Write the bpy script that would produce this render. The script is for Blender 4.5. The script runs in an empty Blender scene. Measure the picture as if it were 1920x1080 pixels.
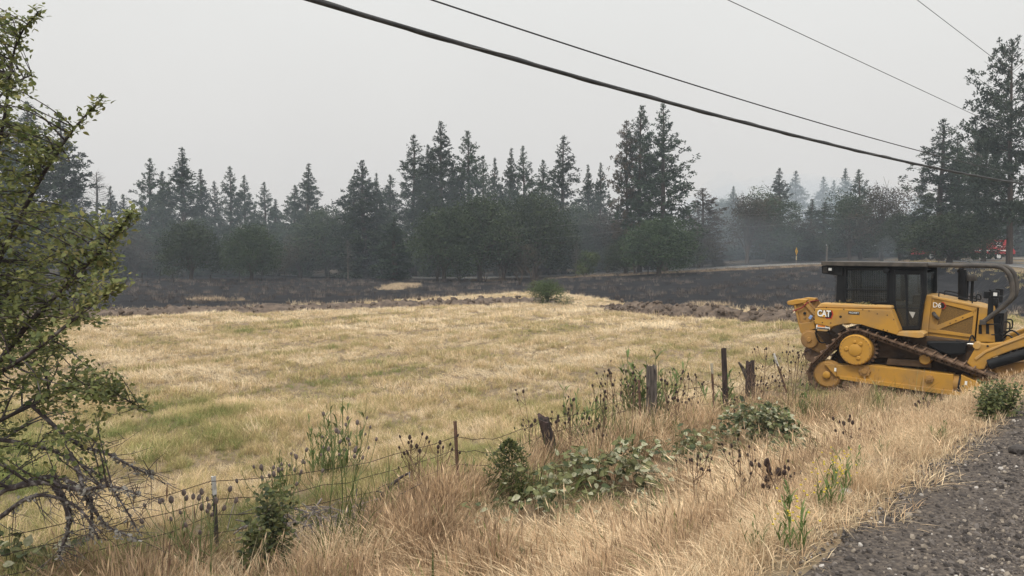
import bpy, bmesh, math, random
import numpy as np
from mathutils import Vector, Matrix, Euler

# ------------------------------------------------------------------ camera, sky, sun, exposure
S = bpy.context.scene
COL = S.collection
R = math.radians
FPX, CAMZ = 1400.0, 3.2                 # focal length in pixels of a 1920 px wide frame; eye height over the field
PITCH = math.atan(62 / FPX)
cam = bpy.data.cameras.new('camera')
cam.sensor_width = 36.0
cam.lens = FPX / 1920 * 36.0
cam.clip_start, cam.clip_end = 0.1, 4000
camo = bpy.data.objects.new('camera', cam)
COL.objects.link(camo)
camo.location = (0, 0, CAMZ)
camo.rotation_euler = (math.pi / 2 - PITCH, 0, 0)
S.camera = camo

SUN_EL, SUN_AZ = R(56), R(205)          # azimuth from +Y clockwise: high, behind the viewer's left shoulder
world = bpy.data.worlds.new('World')
S.world = world
world.use_nodes = True
nt = world.node_tree
nt.nodes.clear()
def wn(t, **k):
    n = nt.nodes.new(t)
    for a, b in k.items(): setattr(n, a, b)
    return n
sky = wn('ShaderNodeTexSky', sky_type='NISHITA', sun_disc=False, sun_elevation=SUN_EL, sun_rotation=SUN_AZ,
         air_density=1.0, dust_density=8.0, ozone_density=1.0, altitude=400)
bgs = wn('ShaderNodeBackground'); bgs.inputs[1].default_value = 0.05
nt.links.new(sky.outputs[0], bgs.inputs[0])
# the smoke pall: an even grey sheet, like an overcast sky a little brighter overhead
tc = wn('ShaderNodeTexCoord'); sep = wn('ShaderNodeSeparateXYZ')
nt.links.new(tc.outputs['Generated'], sep.inputs[0])
ramp = wn('ShaderNodeValToRGB')
ramp.color_ramp.elements[0].position = 0.0; ramp.color_ramp.elements[0].color = (0.59, 0.56, 0.53, 1)
ramp.color_ramp.elements[1].position = 1.0; ramp.color_ramp.elements[1].color = (1.75, 1.73, 1.66, 1)
e = ramp.color_ramp.elements.new(0.12); e.color = (0.61, 0.592, 0.57, 1)
e = ramp.color_ramp.elements.new(0.36); e.color = (0.675, 0.675, 0.655, 1)
nt.links.new(sep.outputs[2], ramp.inputs[0])
noi = wn('ShaderNodeTexNoise'); noi.inputs['Scale'].default_value = 2.2; noi.inputs['Detail'].default_value = 3
nt.links.new(tc.outputs['Generated'], noi.inputs['Vector'])
mp = wn('ShaderNodeMapRange'); mp.inputs[3].default_value = 0.93; mp.inputs[4].default_value = 1.05
nt.links.new(noi.outputs[0], mp.inputs[0])
bgp = wn('ShaderNodeBackground')
nt.links.new(ramp.outputs[0], bgp.inputs[0]); nt.links.new(mp.outputs[0], bgp.inputs[1])
mix = wn('ShaderNodeMixShader'); mix.inputs[0].default_value = 0.93
nt.links.new(bgs.outputs[0], mix.inputs[1]); nt.links.new(bgp.outputs[0], mix.inputs[2])
out = wn('ShaderNodeOutputWorld')
nt.links.new(mix.outputs[0], out.inputs[0])

sl = bpy.data.lights.new('sun', 'SUN')
sl.energy, sl.angle, sl.color = 1.5, R(14), (1.0, 0.93, 0.82)
so = bpy.data.objects.new('sun', sl)
COL.objects.link(so)
so.rotation_euler = Vector((math.sin(SUN_AZ) * math.cos(SUN_EL), math.cos(SUN_AZ) * math.cos(SUN_EL), math.sin(SUN_EL))).to_track_quat('Z', 'Y').to_euler()

S.view_settings.view_transform = 'Standard'
S.view_settings.look = 'None'
S.view_settings.exposure = 0.40
S.view_settings.gamma = 1.0
S.cycles.max_bounces = 6
S.cycles.diffuse_bounces = 2
S.cycles.glossy_bounces = 2
S.cycles.transmission_bounces = 4
S.cycles.transparent_max_bounces = 12
S.cycles.volume_bounces = 0
S.cycles.use_denoising = True

# ------------------------------------------------------------------ measuring helpers
CAM = np.array([0, 0, CAMZ])
def ray(u, v):
    x, y = (u - 960) / FPX, (540 - v) / FPX
    return np.array([x, math.cos(PITCH) + y * math.sin(PITCH), -math.sin(PITCH) + y * math.cos(PITCH)])
def at(u, v, d):
    r = ray(u, v)
    return CAM + r * (d / r[1])
def smooth(a, b, x):
    t = np.clip((np.asarray(x, float) - a) / (b - a), 0, 1)
    return t * t * (3 - 2 * t)
# left edge of the gravel shoulder of the road we stand on, field side on its left
EDGE = np.array([(-9.5, -8.5), (-3.3, -1.4), (1.4, 3.7), (5.8, 8.45), (10.2, 10.9), (16.5, 14.4), (23, 21.5), (28.5, 32), (34.5, 46), (41, 62), (47.5, 82), (50.5, 95)], float)
def edge_n(x, y):
    x = np.asarray(x, float); y = np.asarray(y, float)
    best = np.full(np.broadcast(x, y).shape, 1e9); sg = np.ones_like(best)
    for i in range(len(EDGE) - 1):
        a, b = EDGE[i], EDGE[i + 1]
        d = b - a; L = d @ d
        lo = -50 if i == 0 else 0
        t = np.clip(((x - a[0]) * d[0] + (y - a[1]) * d[1]) / L, lo, 1)
        dx, dy = x - a[0] - t * d[0], y - a[1] - t * d[1]
        q = np.hypot(dx, dy); s = np.sign(d[0] * dy - d[1] * dx)
        m = q < best
        best = np.where(m, q, best); sg = np.where(m, s, sg)
    return best * np.where(sg == 0, 1, sg)
def wav(x, y, s, seed=0.0):
    return (np.sin(x * 1.31 * s + seed) * np.cos(y * 1.07 * s + 1.7 * seed) + 0.6 * np.sin(x * 2.3 * s - y * 1.9 * s + seed * 2.1) + 0.4 * np.cos(x * 4.1 * s + y * 3.7 * s + seed)) / 2
def T(x, y):
    x = np.asarray(x, float); y = np.asarray(y, float)
    base = np.interp(x, [-300, 0, 19, 38, 67, 100, 400], [0, 0.03, 0.9, 1.84, 2.56, 2.8, 3.0]) * smooth(52, 97, y)
    base = base + 0.9 * smooth(108, 170, y) + 3.0 * smooth(170, 420, y)
    base = base + 0.05 * wav(x, y, 0.55, 1.0) * smooth(6, 20, y) * (1 - smooth(90, 97, y))
    zr = 1.6 + 0.85 * smooth(30, 95, y)
    n = edge_n(x, y)
    w = 1 - smooth(0.0, 2.7, n)
    w = np.where(y > 94, w * (1 - smooth(94, 97, y)), w)
    return base + (zr - base) * w
def ground(u, v, dmax=400):
    r = ray(u, v); d = 3.0; p = CAM
    while d < dmax:
        p = CAM + r * (d / r[1])
        if p[2] <= float(T(p[0], p[1])): break
        d *= 1.004
    return np.array([p[0], p[1], float(T(p[0], p[1]))])
# plan line between mown field and burned ground, and the cut dirt line on it
BURN = np.array([(-60, 33), (-22, 40.5), (-15, 44.5), (-11.5, 47.5), (-7, 52.5), (-3, 58), (1, 62), (4.5, 60), (6.4, 53), (7.8, 46), (11, 43), (16, 42.3), (20, 41), (27, 38), (40, 34)], float)
BERMS = [np.array([(-34, 33.5), (-22.5, 38.6), (-16, 41.6), (-11.3, 44), (-4, 48), (1.5, 50.6), (3.8, 50)], float), np.array([(5.6, 45.5), (6.6, 43.4), (8.1, 40.2), (10.4, 38), (13.1, 36), (16.5, 33.5), (19.5, 30)], float)]
def berm_dist(x, y):
    best = np.full(np.shape(x), 1e9)
    for P in BERMS:
        for a, b in zip(P[:-1], P[1:]):
            d = b - a; t = np.clip(((x - a[0]) * d[0] + (y - a[1]) * d[1]) / (d @ d), 0, 1)
            best = np.minimum(best, np.hypot(x - a[0] - t * d[0], y - a[1] - t * d[1]))
    return best
def burn_side(x, y):
    return np.asarray(y, float) - np.interp(x, BURN[:, 0], BURN[:, 1])
PATCH = [(-11.2, 75, 1.9, 8), (-21, 53, 2.4, .8), (-3, 92, 2.5, 3), (30, 94, 26, 1.8), (12.5, 47.5, 1.5, 1.6)]
def unburnt(x, y):
    m = np.zeros(np.broadcast(np.asarray(x, float), y).shape)
    for px, py, a, b in PATCH:
        q = ((x - px) / a) ** 2 + ((y - py) / b) ** 2
        m = np.maximum(m, 1 - smooth(0.5, 1.15, q + 0.55 * wav(x, y, 1.4, 3) + 0.3 * wav(x, y, 4.0, 1)))
    return m

# ------------------------------------------------------------------ materials
MATS = {}
def mat(name, col, rough=0.8, col2=None, scale=4.0, detail=4.0, bump=0.0, bscale=None, metal=0.0, stretch=None, lo=0.35, hi=0.65, spec=0.3, obj_var=0.0, transl=0.0):
    if name in MATS: return MATS[name]
    m = bpy.data.materials.new(name); MATS[name] = m
    m.use_nodes = True
    t = m.node_tree; t.nodes.clear()
    o = t.nodes.new('ShaderNodeOutputMaterial'); b = t.nodes.new('ShaderNodeBsdfPrincipled')
    b.inputs['Roughness'].default_value = rough; b.inputs['Metallic'].default_value = metal
    b.inputs['Specular IOR Level'].default_value = spec
    t.links.new(b.outputs[0], o.inputs[0])
    c = t.nodes.new('ShaderNodeRGB'); c.outputs[0].default_value = (*col, 1)
    cs = c.outputs[0]
    vec = None
    if col2 is not None or bump:
        tcn = t.nodes.new('ShaderNodeTexCoord'); vec = tcn.outputs['Object']
        if stretch:
            mpn = t.nodes.new('ShaderNodeMapping'); mpn.inputs['Scale'].default_value = stretch
            t.links.new(vec, mpn.inputs[0]); vec = mpn.outputs[0]
    if col2 is not None:
        n = t.nodes.new('ShaderNodeTexNoise'); n.inputs['Scale'].default_value = scale; n.inputs['Detail'].default_value = detail
        t.links.new(vec, n.inputs['Vector'])
        mr = t.nodes.new('ShaderNodeMapRange'); mr.inputs[1].default_value = lo; mr.inputs[2].default_value = hi
        t.links.new(n.outputs[0], mr.inputs[0])
        mx = t.nodes.new('ShaderNodeMix'); mx.data_type = 'RGBA'
        t.links.new(mr.outputs[0], mx.inputs[0]); t.links.new(cs, mx.inputs[6]); mx.inputs[7].default_value = (*col2, 1)
        cs = mx.outputs[2]
    if obj_var:
        oi = t.nodes.new('ShaderNodeObjectInfo')
        hs = t.nodes.new('ShaderNodeHueSaturation')
        m1 = t.nodes.new('ShaderNodeMapRange'); m1.inputs[3].default_value = 1 - obj_var; m1.inputs[4].default_value = 1 + obj_var
        t.links.new(oi.outputs['Random'], m1.inputs[0]); t.links.new(m1.outputs[0], hs.inputs['Value'])
        m2 = t.nodes.new('ShaderNodeMapRange'); m2.inputs[3].default_value = 0.5 - 0.06 * obj_var; m2.inputs[4].default_value = 0.5 + 0.03 * obj_var
        t.links.new(oi.outputs['Random'], m2.inputs[0]); t.links.new(m2.outputs[0], hs.inputs['Hue'])
        t.links.new(cs, hs.inputs['Color']); cs = hs.outputs[0]
    t.links.new(cs, b.inputs['Base Color'])
    if bump:
        n2 = t.nodes.new('ShaderNodeTexNoise'); n2.inputs['Scale'].default_value = bscale or scale * 4; n2.inputs['Detail'].default_value = 4
        t.links.new(vec, n2.inputs['Vector'])
        bp = t.nodes.new('ShaderNodeBump'); bp.inputs['Strength'].default_value = bump; bp.inputs['Distance'].default_value = 0.02
        t.links.new(n2.outputs[0], bp.inputs['Height']); t.links.new(bp.outputs[0], b.inputs['Normal'])
    if transl:
        tr = t.nodes.new('ShaderNodeBsdfTranslucent'); t.links.new(cs, tr.inputs[0])
        ms = t.nodes.new('ShaderNodeMixShader'); ms.inputs[0].default_value = transl
        t.links.new(b.outputs[0], ms.inputs[1]); t.links.new(tr.outputs[0], ms.inputs[2]); t.links.new(ms.outputs[0], o.inputs[0])
    return m
def tint_mat(name, stops, transl=0.25):
    """colour picked along a ramp by each scattered tuft's own 'tint' value"""
    m = bpy.data.materials.new(name); m.use_nodes = True
    t = m.node_tree; t.nodes.clear()
    o = t.nodes.new('ShaderNodeOutputMaterial')
    a = t.nodes.new('ShaderNodeAttribute'); a.attribute_type = 'INSTANCER'; a.attribute_name = 'tint'
    r = t.nodes.new('ShaderNodeValToRGB')
    while len(r.color_ramp.elements) < len(stops): r.color_ramp.elements.new(0.5)
    for el, (p, c) in zip(r.color_ramp.elements, stops): el.position = p; el.color = (*c, 1)
    ge = t.nodes.new('ShaderNodeNewGeometry')
    j = t.nodes.new('ShaderNodeMapRange'); j.inputs[3].default_value = -0.16; j.inputs[4].default_value = 0.16
    t.links.new(ge.outputs['Random Per Island'], j.inputs[0])
    ad = t.nodes.new('ShaderNodeMath'); ad.operation = 'ADD'; ad.use_clamp = True
    t.links.new(a.outputs['Fac'], ad.inputs[0]); t.links.new(j.outputs[0], ad.inputs[1]); t.links.new(ad.outputs[0], r.inputs[0])
    m7 = t.nodes.new('ShaderNodeMath'); m7.operation = 'MULTIPLY'; m7.inputs[1].default_value = 7.31
    fr = t.nodes.new('ShaderNodeMath'); fr.operation = 'FRACT'; t.links.new(ge.outputs['Random Per Island'], m7.inputs[0]); t.links.new(m7.outputs[0], fr.inputs[0])
    vr = t.nodes.new('ShaderNodeMapRange'); vr.inputs[3].default_value = 0.5; vr.inputs[4].default_value = 1.36; t.links.new(fr.outputs[0], vr.inputs[0])
    hv = t.nodes.new('ShaderNodeHueSaturation'); t.links.new(vr.outputs[0], hv.inputs['Value']); t.links.new(r.outputs[0], hv.inputs['Color'])
    r = hv
    d = t.nodes.new('ShaderNodeBsdfDiffuse'); t.links.new(r.outputs[0], d.inputs[0])
    if transl:
        tr = t.nodes.new('ShaderNodeBsdfTranslucent'); t.links.new(r.outputs[0], tr.inputs[0])
        ms = t.nodes.new('ShaderNodeMixShader'); ms.inputs[0].default_value = transl
        t.links.new(d.outputs[0], ms.inputs[1]); t.links.new(tr.outputs[0], ms.inputs[2]); t.links.new(ms.outputs[0], o.inputs[0])
    else:
        t.links.new(d.outputs[0], o.inputs[0])
    return m
def glass_mat(name, col, alpha):
    m = bpy.data.materials.new(name); m.use_nodes = True
    t = m.node_tree; t.nodes.clear()
    o = t.nodes.new('ShaderNodeOutputMaterial'); tr = t.nodes.new('ShaderNodeBsdfTransparent'); tr.inputs[0].default_value = (*col, 1)
    g = t.nodes.new('ShaderNodeBsdfGlossy'); g.inputs['Roughness'].default_value = 0.08; g.inputs[0].default_value = (0.8, 0.85, 0.9, 1)
    ms = t.nodes.new('ShaderNodeMixShader'); ms.inputs[0].default_value = alpha
    t.links.new(tr.outputs[0], ms.inputs[1]); t.links.new(g.outputs[0], ms.inputs[2]); t.links.new(ms.outputs[0], o.inputs[0])
    return m

# ------------------------------------------------------------------ mesh helpers
class MB:
    def __init__(s): s.v, s.f = [], []
    def add(s, vs, fs):
        k = len(s.v); s.v += [tuple(map(float, p)) for p in vs]; s.f += [tuple(i + k for i in f) for f in fs]; return s
    def box(s, c, h, rot=None):
        """centre c, half sizes h"""
        vs = [Vector((x * h[0], y * h[1], z * h[2])) for x in (-1, 1) for y in (-1, 1) for z in (-1, 1)]
        if rot is not None: vs = [rot @ p for p in vs]
        vs = [p + Vector(c) for p in vs]
        return s.add(vs, [(0, 1, 3, 2), (4, 6, 7, 5), (0, 4, 5, 1), (2, 3, 7, 6), (0, 2, 6, 4), (1, 5, 7, 3)])
    def prism(s, prof, y0, y1):
        """profile of (x, z) points extruded from y0 to y1"""
        n = len(prof)
        area = sum(prof[i][0] * prof[(i + 1) % n][1] - prof[(i + 1) % n][0] * prof[i][1] for i in range(n))
        if area < 0: prof = prof[::-1]
        if y0 > y1: y0, y1 = y1, y0
        vs = [(x, y0, z) for x, z in prof] + [(x, y1, z) for x, z in prof]
        return s.add(vs, [tuple(range(n)), tuple(range(2 * n - 1, n - 1, -1))] + [(i + n, (i + 1) % n + n, (i + 1) % n, i) for i in range(n)])
    def tube(s, pts, r, n=8, cap=True):
        pts = [Vector(p) for p in pts]; rs = r if hasattr(r, '__len__') else [r] * len(pts)
        k = len(s.v); prev = None; vs = []
        for i, p in enumerate(pts):
            d = (pts[min(i + 1, len(pts) - 1)] - pts[max(i - 1, 0)])
            d = d.normalized() if d.length > 1e-9 else Vector((0, 0, 1))
            if prev is None: a = d.orthogonal().normalized()
            else:
                a = prev - d * prev.dot(d)
                a = a.normalized() if a.length > 1e-6 else d.orthogonal().normalized()
            prev = a; b = d.cross(a)
            for j in range(n):
                t = 2 * math.pi * j / n
                vs.append(p + (a * math.cos(t) + b * math.sin(t)) * rs[i])
        fs = [(i * n + j, i * n + (j + 1) % n, (i + 1) * n + (j + 1) % n, (i + 1) * n + j) for i in range(len(pts) - 1) for j in range(n)]
        if cap: fs += [tuple(range(n - 1, -1, -1)), tuple((len(pts) - 1) * n + j for j in range(n))]
        return s.add(vs, fs)
    def lathe(s, prof, c=(0, 0, 0), axis='Z', n=24):
        """profile of (radius, height) turned round an axis through c"""
        vs = []
        for r, h in prof:
            for j in range(n):
                t = 2 * math.pi * j / n
                p = (r * math.cos(t), r * math.sin(t), h)
                if axis == 'Y': p = (p[0], p[2], p[1])
                if axis == 'X': p = (p[2], p[0], p[1])
                vs.append((p[0] + c[0], p[1] + c[1], p[2] + c[2]))
        m = len(prof)
        fs = [(i * n + j, i * n + (j + 1) % n, (i + 1) * n + (j + 1) % n, (i + 1) * n + j) for i in range(m - 1) for j in range(n)]
        fs += [tuple(range(n - 1, -1, -1)), tuple((m - 1) * n + j for j in range(n))]
        if axis == 'Y': fs = [f[::-1] for f in fs]
        return s.add(vs, fs)
    def mesh(s, name, m=None):
        me = bpy.data.meshes.new(name); me.from_pydata(s.v, [], s.f); me.update()
        if m: me.materials.append(m)
        return me
    def build(s, name, m, parent=None, bevel=0, smooth_a=None, **tags):
        o = bpy.data.objects.new(name, s.mesh(name, m)); COL.objects.link(o)
        if parent is not None: o.parent = parent
        if smooth_a:
            o.data.polygons.foreach_set('use_smooth', [True] * len(o.data.polygons))
            o.data.set_sharp_from_angle(angle=R(smooth_a))
        if bevel:
            b = o.modifiers.new('bevel', 'BEVEL'); b.width = bevel; b.segments = 2; b.limit_method = 'ANGLE'; b.angle_limit = R(40)
        for k, val in tags.items(): o[k] = val
        return o
def np_obj(name, verts, faces, m, parent=None, shade=False):
    me = bpy.data.meshes.new(name)
    verts = np.asarray(verts, np.float32); faces = np.asarray(faces, np.int32)
    nf, k = faces.shape
    me.vertices.add(len(verts)); me.vertices.foreach_set('co', verts.ravel())
    me.loops.add(nf * k); me.loops.foreach_set('vertex_index', faces.ravel())
    me.polygons.add(nf); me.polygons.foreach_set('loop_start', np.arange(0, nf * k, k, dtype=np.int32))
    if shade: me.polygons.foreach_set('use_smooth', np.ones(nf, bool))
    me.update(calc_edges=True); me.materials.append(m)
    o = bpy.data.objects.new(name, me); COL.objects.link(o)
    if parent is not None: o.parent = parent
    return o
def empty(name, loc=(0, 0, 0), label=None, cat=None, group=None, rz=0):
    o = bpy.data.objects.new(name, None); COL.objects.link(o)
    o.location = loc; o.rotation_euler = (0, 0, rz); o.empty_display_size = 0.2
    return tag(o, label, cat, group)
def tag(o, label=None, cat=None, group=None, kind=None):
    if label: o['label'] = label
    if cat: o['category'] = cat
    if group: o['group'] = group
    if kind: o['kind'] = kind
    return o
def put(name, mesh, parent=None, loc=(0, 0, 0), rot=None, scale=None, matrix=None):
    o = bpy.data.objects.new(name, mesh); COL.objects.link(o)
    if parent is not None: o.parent = parent
    if matrix is not None: o.matrix_local = matrix
    else:
        o.location = loc
        if rot is not None: o.rotation_euler = rot
        if scale is not None: o.scale = scale
    return o
def scatter(name, pts, rots, scl, idx, tint, protos, label=None, cat=None, kind='stuff', parent=None):
    """one object that plants small proto meshes at points (uncountable cover)"""
    pts = np.asarray(pts, np.float32); N = len(pts)
    me = bpy.data.meshes.new(name); me.vertices.add(N); me.vertices.foreach_set('co', pts.ravel())
    for nm, ty, arr in (('rot', 'FLOAT_VECTOR', rots), ('scl', 'FLOAT', scl), ('idx', 'INT', idx), ('tint', 'FLOAT', tint)):
        a = me.attributes.new(nm, ty, 'POINT')
        arr = np.asarray(arr, np.int32 if ty == 'INT' else np.float32)
        a.data.foreach_set('vector' if ty == 'FLOAT_VECTOR' else 'value', arr.ravel())
    o = bpy.data.objects.new(name, me); COL.objects.link(o)
    if parent is not None: o.parent = parent
    c = bpy.data.collections.new(name + '_protos')
    for i, p in enumerate(protos):
        c.objects.link(bpy.data.objects.new('%s_proto_%02d' % (name, i), p))
    g = bpy.data.node_groups.new(name, 'GeometryNodeTree')
    g.interface.new_socket('Geometry', in_out='INPUT', socket_type='NodeSocketGeometry')
    g.interface.new_socket('Geometry', in_out='OUTPUT', socket_type='NodeSocketGeometry')
    gi = g.nodes.new('NodeGroupInput'); go = g.nodes.new('NodeGroupOutput')
    ip = g.nodes.new('GeometryNodeInstanceOnPoints'); ci = g.nodes.new('GeometryNodeCollectionInfo')
    ci.inputs['Collection'].default_value = c; ci.inputs['Separate Children'].default_value = True; ci.inputs['Reset Children'].default_value = True
    g.links.new(gi.outputs[0], ip.inputs['Points']); g.links.new(ci.outputs[0], ip.inputs['Instance'])
    ip.inputs['Pick Instance'].default_value = True
    for nm, ty, sock in (('idx', 'INT', 'Instance Index'), ('rot', 'FLOAT_VECTOR', 'Rotation'), ('scl', 'FLOAT', 'Scale')):
        na = g.nodes.new('GeometryNodeInputNamedAttribute'); na.data_type = ty; na.inputs[0].default_value = nm
        g.links.new(na.outputs[0], ip.inputs[sock])
    g.links.new(ip.outputs[0], go.inputs[0])
    md = o.modifiers.new('scatter', 'NODES'); md.node_group = g
    return tag(o, label, cat, None, kind)
RNG = np.random.default_rng(7)
random.seed(7)
U = random.uniform

# ------------------------------------------------------------------ ground
def axis(stops):
    a = []
    for lo, hi, st in stops: a += list(np.arange(lo, hi, st))
    return np.array(a + [stops[-1][1]])
gx = axis([(-900, -120, 60), (-120, -50, 5), (-50, -14, 1.0), (-14, 16, 0.3), (16, 75, 1.0), (75, 140, 5), (140, 900, 60)])
gy = axis([(-40, 0, 4), (0, 20, 0.3), (20, 66, 0.6), (66, 112, 1.0), (112, 200, 4), (200, 900, 50), (900, 1800, 200)])
GX, GY = np.meshgrid(gx, gy)
GZ = T(GX, GY)
nx, ny = len(gx), len(gy)
ii = np.arange((ny - 1) * nx).reshape(ny - 1, nx)[:, :-1].ravel()
def ground_material():
    m = bpy.data.materials.new('ground'); m.use_nodes = True
    t = m.node_tree; b = t.nodes['Principled BSDF']
    b.inputs['Roughness'].default_value = 0.95; b.inputs['Specular IOR Level'].default_value = 0.1
    tc = t.nodes.new('ShaderNodeTexCoord')
    def noise(scale, detail=5, stretch=None):
        n = t.nodes.new('ShaderNodeTexNoise'); n.inputs['Scale'].default_value = scale; n.inputs['Detail'].default_value = detail
        if stretch:
            mp = t.nodes.new('ShaderNodeMapping'); mp.inputs['Scale'].default_value = stretch
            t.links.new(tc.outputs['Object'], mp.inputs[0]); t.links.new(mp.outputs[0], n.inputs['Vector'])
        else: t.links.new(tc.outputs['Object'], n.inputs['Vector'])
        return n.outputs[0]
    def rng(s, lo, hi, a=0.0, c=1.0):
        r = t.nodes.new('ShaderNodeMapRange'); r.inputs[1].default_value = lo; r.inputs[2].default_value = hi
        r.inputs[3].default_value = a; r.inputs[4].default_value = c
        t.links.new(s, r.inputs[0]); return r.outputs[0]
    def mixc(f, a, c):
        x = t.nodes.new('ShaderNodeMix'); x.data_type = 'RGBA'
        if isinstance(f, float): x.inputs[0].default_value = f
        else: t.links.new(f, x.inputs[0])
        for sck, val in ((6, a), (7, c)):
            if isinstance(val, tuple): x.inputs[sck].default_value = (*val, 1)
            else: t.links.new(val, x.inputs[sck])
        return x.outputs[2]
    def math2(op, a, c):
        x = t.nodes.new('ShaderNodeMath'); x.operation = op; x.use_clamp = True
        for k, val in ((0, a), (1, c)):
            if isinstance(val, (int, float)): x.inputs[k].default_value = val
            else: t.links.new(val, x.inputs[k])
        return x.outputs[0]
    straw = mixc(rng(noise(0.6, 6), 0.4, 0.62), (0.22, 0.17, 0.115), (0.15, 0.12, 0.075))
    straw = mixc(rng(noise(14, 3), 0.45, 0.7), straw, (0.13, 0.09, 0.055))
    char = mixc(rng(noise(2.2, 6, (0.35, 1.6, 1)), 0.47, 0.66), (0.009, 0.009, 0.011), (0.028, 0.027, 0.029))
    char = mixc(rng(noise(1.1, 8, (0.25, 1.8, 1)), 0.64, 0.80), char, (0.11, 0.10, 0.092))
    forest = mixc(rng(noise(0.3, 6), 0.4, 0.6), (0.035, 0.03, 0.026), (0.10, 0.08, 0.06))
    a = t.nodes.new('ShaderNodeAttribute'); a.attribute_name = 'burn'
    a2 = t.nodes.new('ShaderNodeAttribute'); a2.attribute_name = 'forest'
    jit = rng(noise(1.6, 6), 0.3, 0.7, -0.28, 0.28)
    f = t.nodes.new('ShaderNodeMath'); f.operation = 'ADD'
    t.links.new(a.outputs['Fac'], f.inputs[0]); t.links.new(jit, f.inputs[1])
    c = mixc(rng(f.outputs[0], 0.42, 0.58), straw, char)
    c = mixc(a2.outputs['Fac'], c, forest)
    t.links.new(c, b.inputs['Base Color'])
    bp = t.nodes.new('ShaderNodeBump'); bp.inputs['Strength'].default_value = 0.6; bp.inputs['Distance'].default_value = 0.06
    t.links.new(noise(5, 6), bp.inputs['Height']); t.links.new(bp.outputs[0], b.inputs['Normal'])
    return m
field = np_obj('ground', np.stack([GX.ravel(), GY.ravel(), GZ.ravel()], 1), np.stack([ii, ii + 1, ii + nx + 1, ii + nx], 1), ground_material(), shade=True)
bv = smooth(-0.3, 0.5, burn_side(GX, GY) + 0.7 * wav(GX, GY, 1.1, 2)) * (1 - unburnt(GX, GY)) * smooth(np.where(GY > 25, -0.3, 0.3), np.where(GY > 25, 0.3, 1.4), edge_n(GX, GY))
bv = bv * (1 - 0.75 * smooth(91, 95, GY) * (1 - smooth(104, 107, GY)) * smooth(0, 8, GX))   # the scorched but not burnt road verge
fv = smooth(112, 125, GY + 4 * wav(GX, GY, 0.2, 1))
for nm, arr in (('burn', bv), ('forest', fv)):
    a = field.data.attributes.new(nm, 'FLOAT', 'POINT'); a.data.foreach_set('value', arr.ravel().astype(np.float32))
tag(field, kind='structure')

# the road we stand beside: gravel shoulder, asphalt, painted lines (sheets a few mm apart)
def resample(P, st):
    P = np.asarray(P, float); d = np.r_[0, np.cumsum(np.hypot(*np.diff(P, axis=0).T))]
    s = np.arange(0, d[-1], st)
    # smooth corner by averaging
    Q = np.stack([np.interp(s, d, P[:, k]) for k in (0, 1)], 1)
    return Q
EP = resample(EDGE, 0.25)
tn = np.gradient(EP, axis=0); tn /= np.linalg.norm(tn, axis=1)[:, None]
for _ in range(40): tn[1:-1] = (tn[:-2] + tn[1:-1] * 2 + tn[2:]) / 4
tn /= np.linalg.norm(tn, axis=1)[:, None]
NR = np.stack([tn[:, 1], -tn[:, 0]], 1)            # to the right, away from the field
def strip(name, offs, zoff, m, jag=None, sel=slice(None), kind='structure', crown=0.0):
    P, N_ = EP[sel], NR[sel]
    k = len(offs); vs = []
    for i in range(len(P)):
        for j, of in enumerate(offs):
            o_ = of + (jag[i] if jag is not None and j == 0 else 0)
            q = P[i] + N_[i] * o_
            z = 1.6 + 0.85 * float(smooth(30, 95, q[1])) + zoff[j]
            vs.append((q[0], q[1], z))
    fs = [(i * k + j, i * k + j + 1, (i + 1) * k + j + 1, (i + 1) * k + j) for i in range(len(P) - 1) for j in range(k - 1)]
    return tag(np_obj(name, vs, fs, m, shade=True), kind=kind)
gravel_m = mat('gravel_bed', (0.06, 0.05, 0.045), 0.95, (0.14, 0.115, 0.095), 38, 6, bump=1.0, bscale=70, lo=0.42, hi=0.66)
asph = mat('asphalt', (0.09, 0.09, 0.092), 0.9, (0.13, 0.128, 0.125), 25, 6, bump=0.3, bscale=160)
yel_paint = mat('road_paint_yellow', (0.55, 0.36, 0.06), 0.7)
wht_paint = mat('road_paint_white', (0.7, 0.7, 0.68), 0.7)
jag = 0.16 * np.sin(np.arange(len(EP)) * 0.9) + 0.14 * np.sin(np.arange(len(EP)) * 0.37 + 1) + RNG.normal(0, 0.05, len(EP))
strip('gravel_shoulder', [-0.25, 0.1, 0.6, 1.2, 1.8, 2.4], [-0.06, 0.012, 0.022, 0.03, 0.03, 0.02], gravel_m, jag, slice(0, 330))
strip('road', [2.2, 5.7, 9.2], [0.034, 0.09, 0.034], asph)
strip('painted_line', [2.5, 2.6], [0.047, 0.049], wht_paint)
strip('painted_line', [5.55, 5.65], [0.097, 0.097], yel_paint)
strip('painted_line', [5.85, 5.95], [0.094, 0.094], yel_paint)
# cross road beyond the burned field
def xroad(name, y0, y1, dz, m, x0=-45, x1=160):
    xs = np.arange(x0, x1, 2.0); vs = []
    bend = lambda x: 0.0 if x > -8 else 0.02 * (x + 8) ** 2
    for x in xs:
        for y in (y0, y1):
            yy = y + bend(x); vs.append((x, yy, float(T(x, min(max(yy, 98), 108))) + dz))
    return tag(np_obj(name, vs, [(i * 2, i * 2 + 2, i * 2 + 3, i * 2 + 1) for i in range(len(xs) - 1)], m), kind='structure')
xroad('cross_road', 98.0, 105.5, 0.10, asph)
xroad('painted_line', 98.4, 98.75, 0.112, wht_paint)
xroad('painted_line', 104.8, 105.1, 0.112, wht_paint)
xroad('painted_line', 101.6, 101.85, 0.112, yel_paint)

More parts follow.
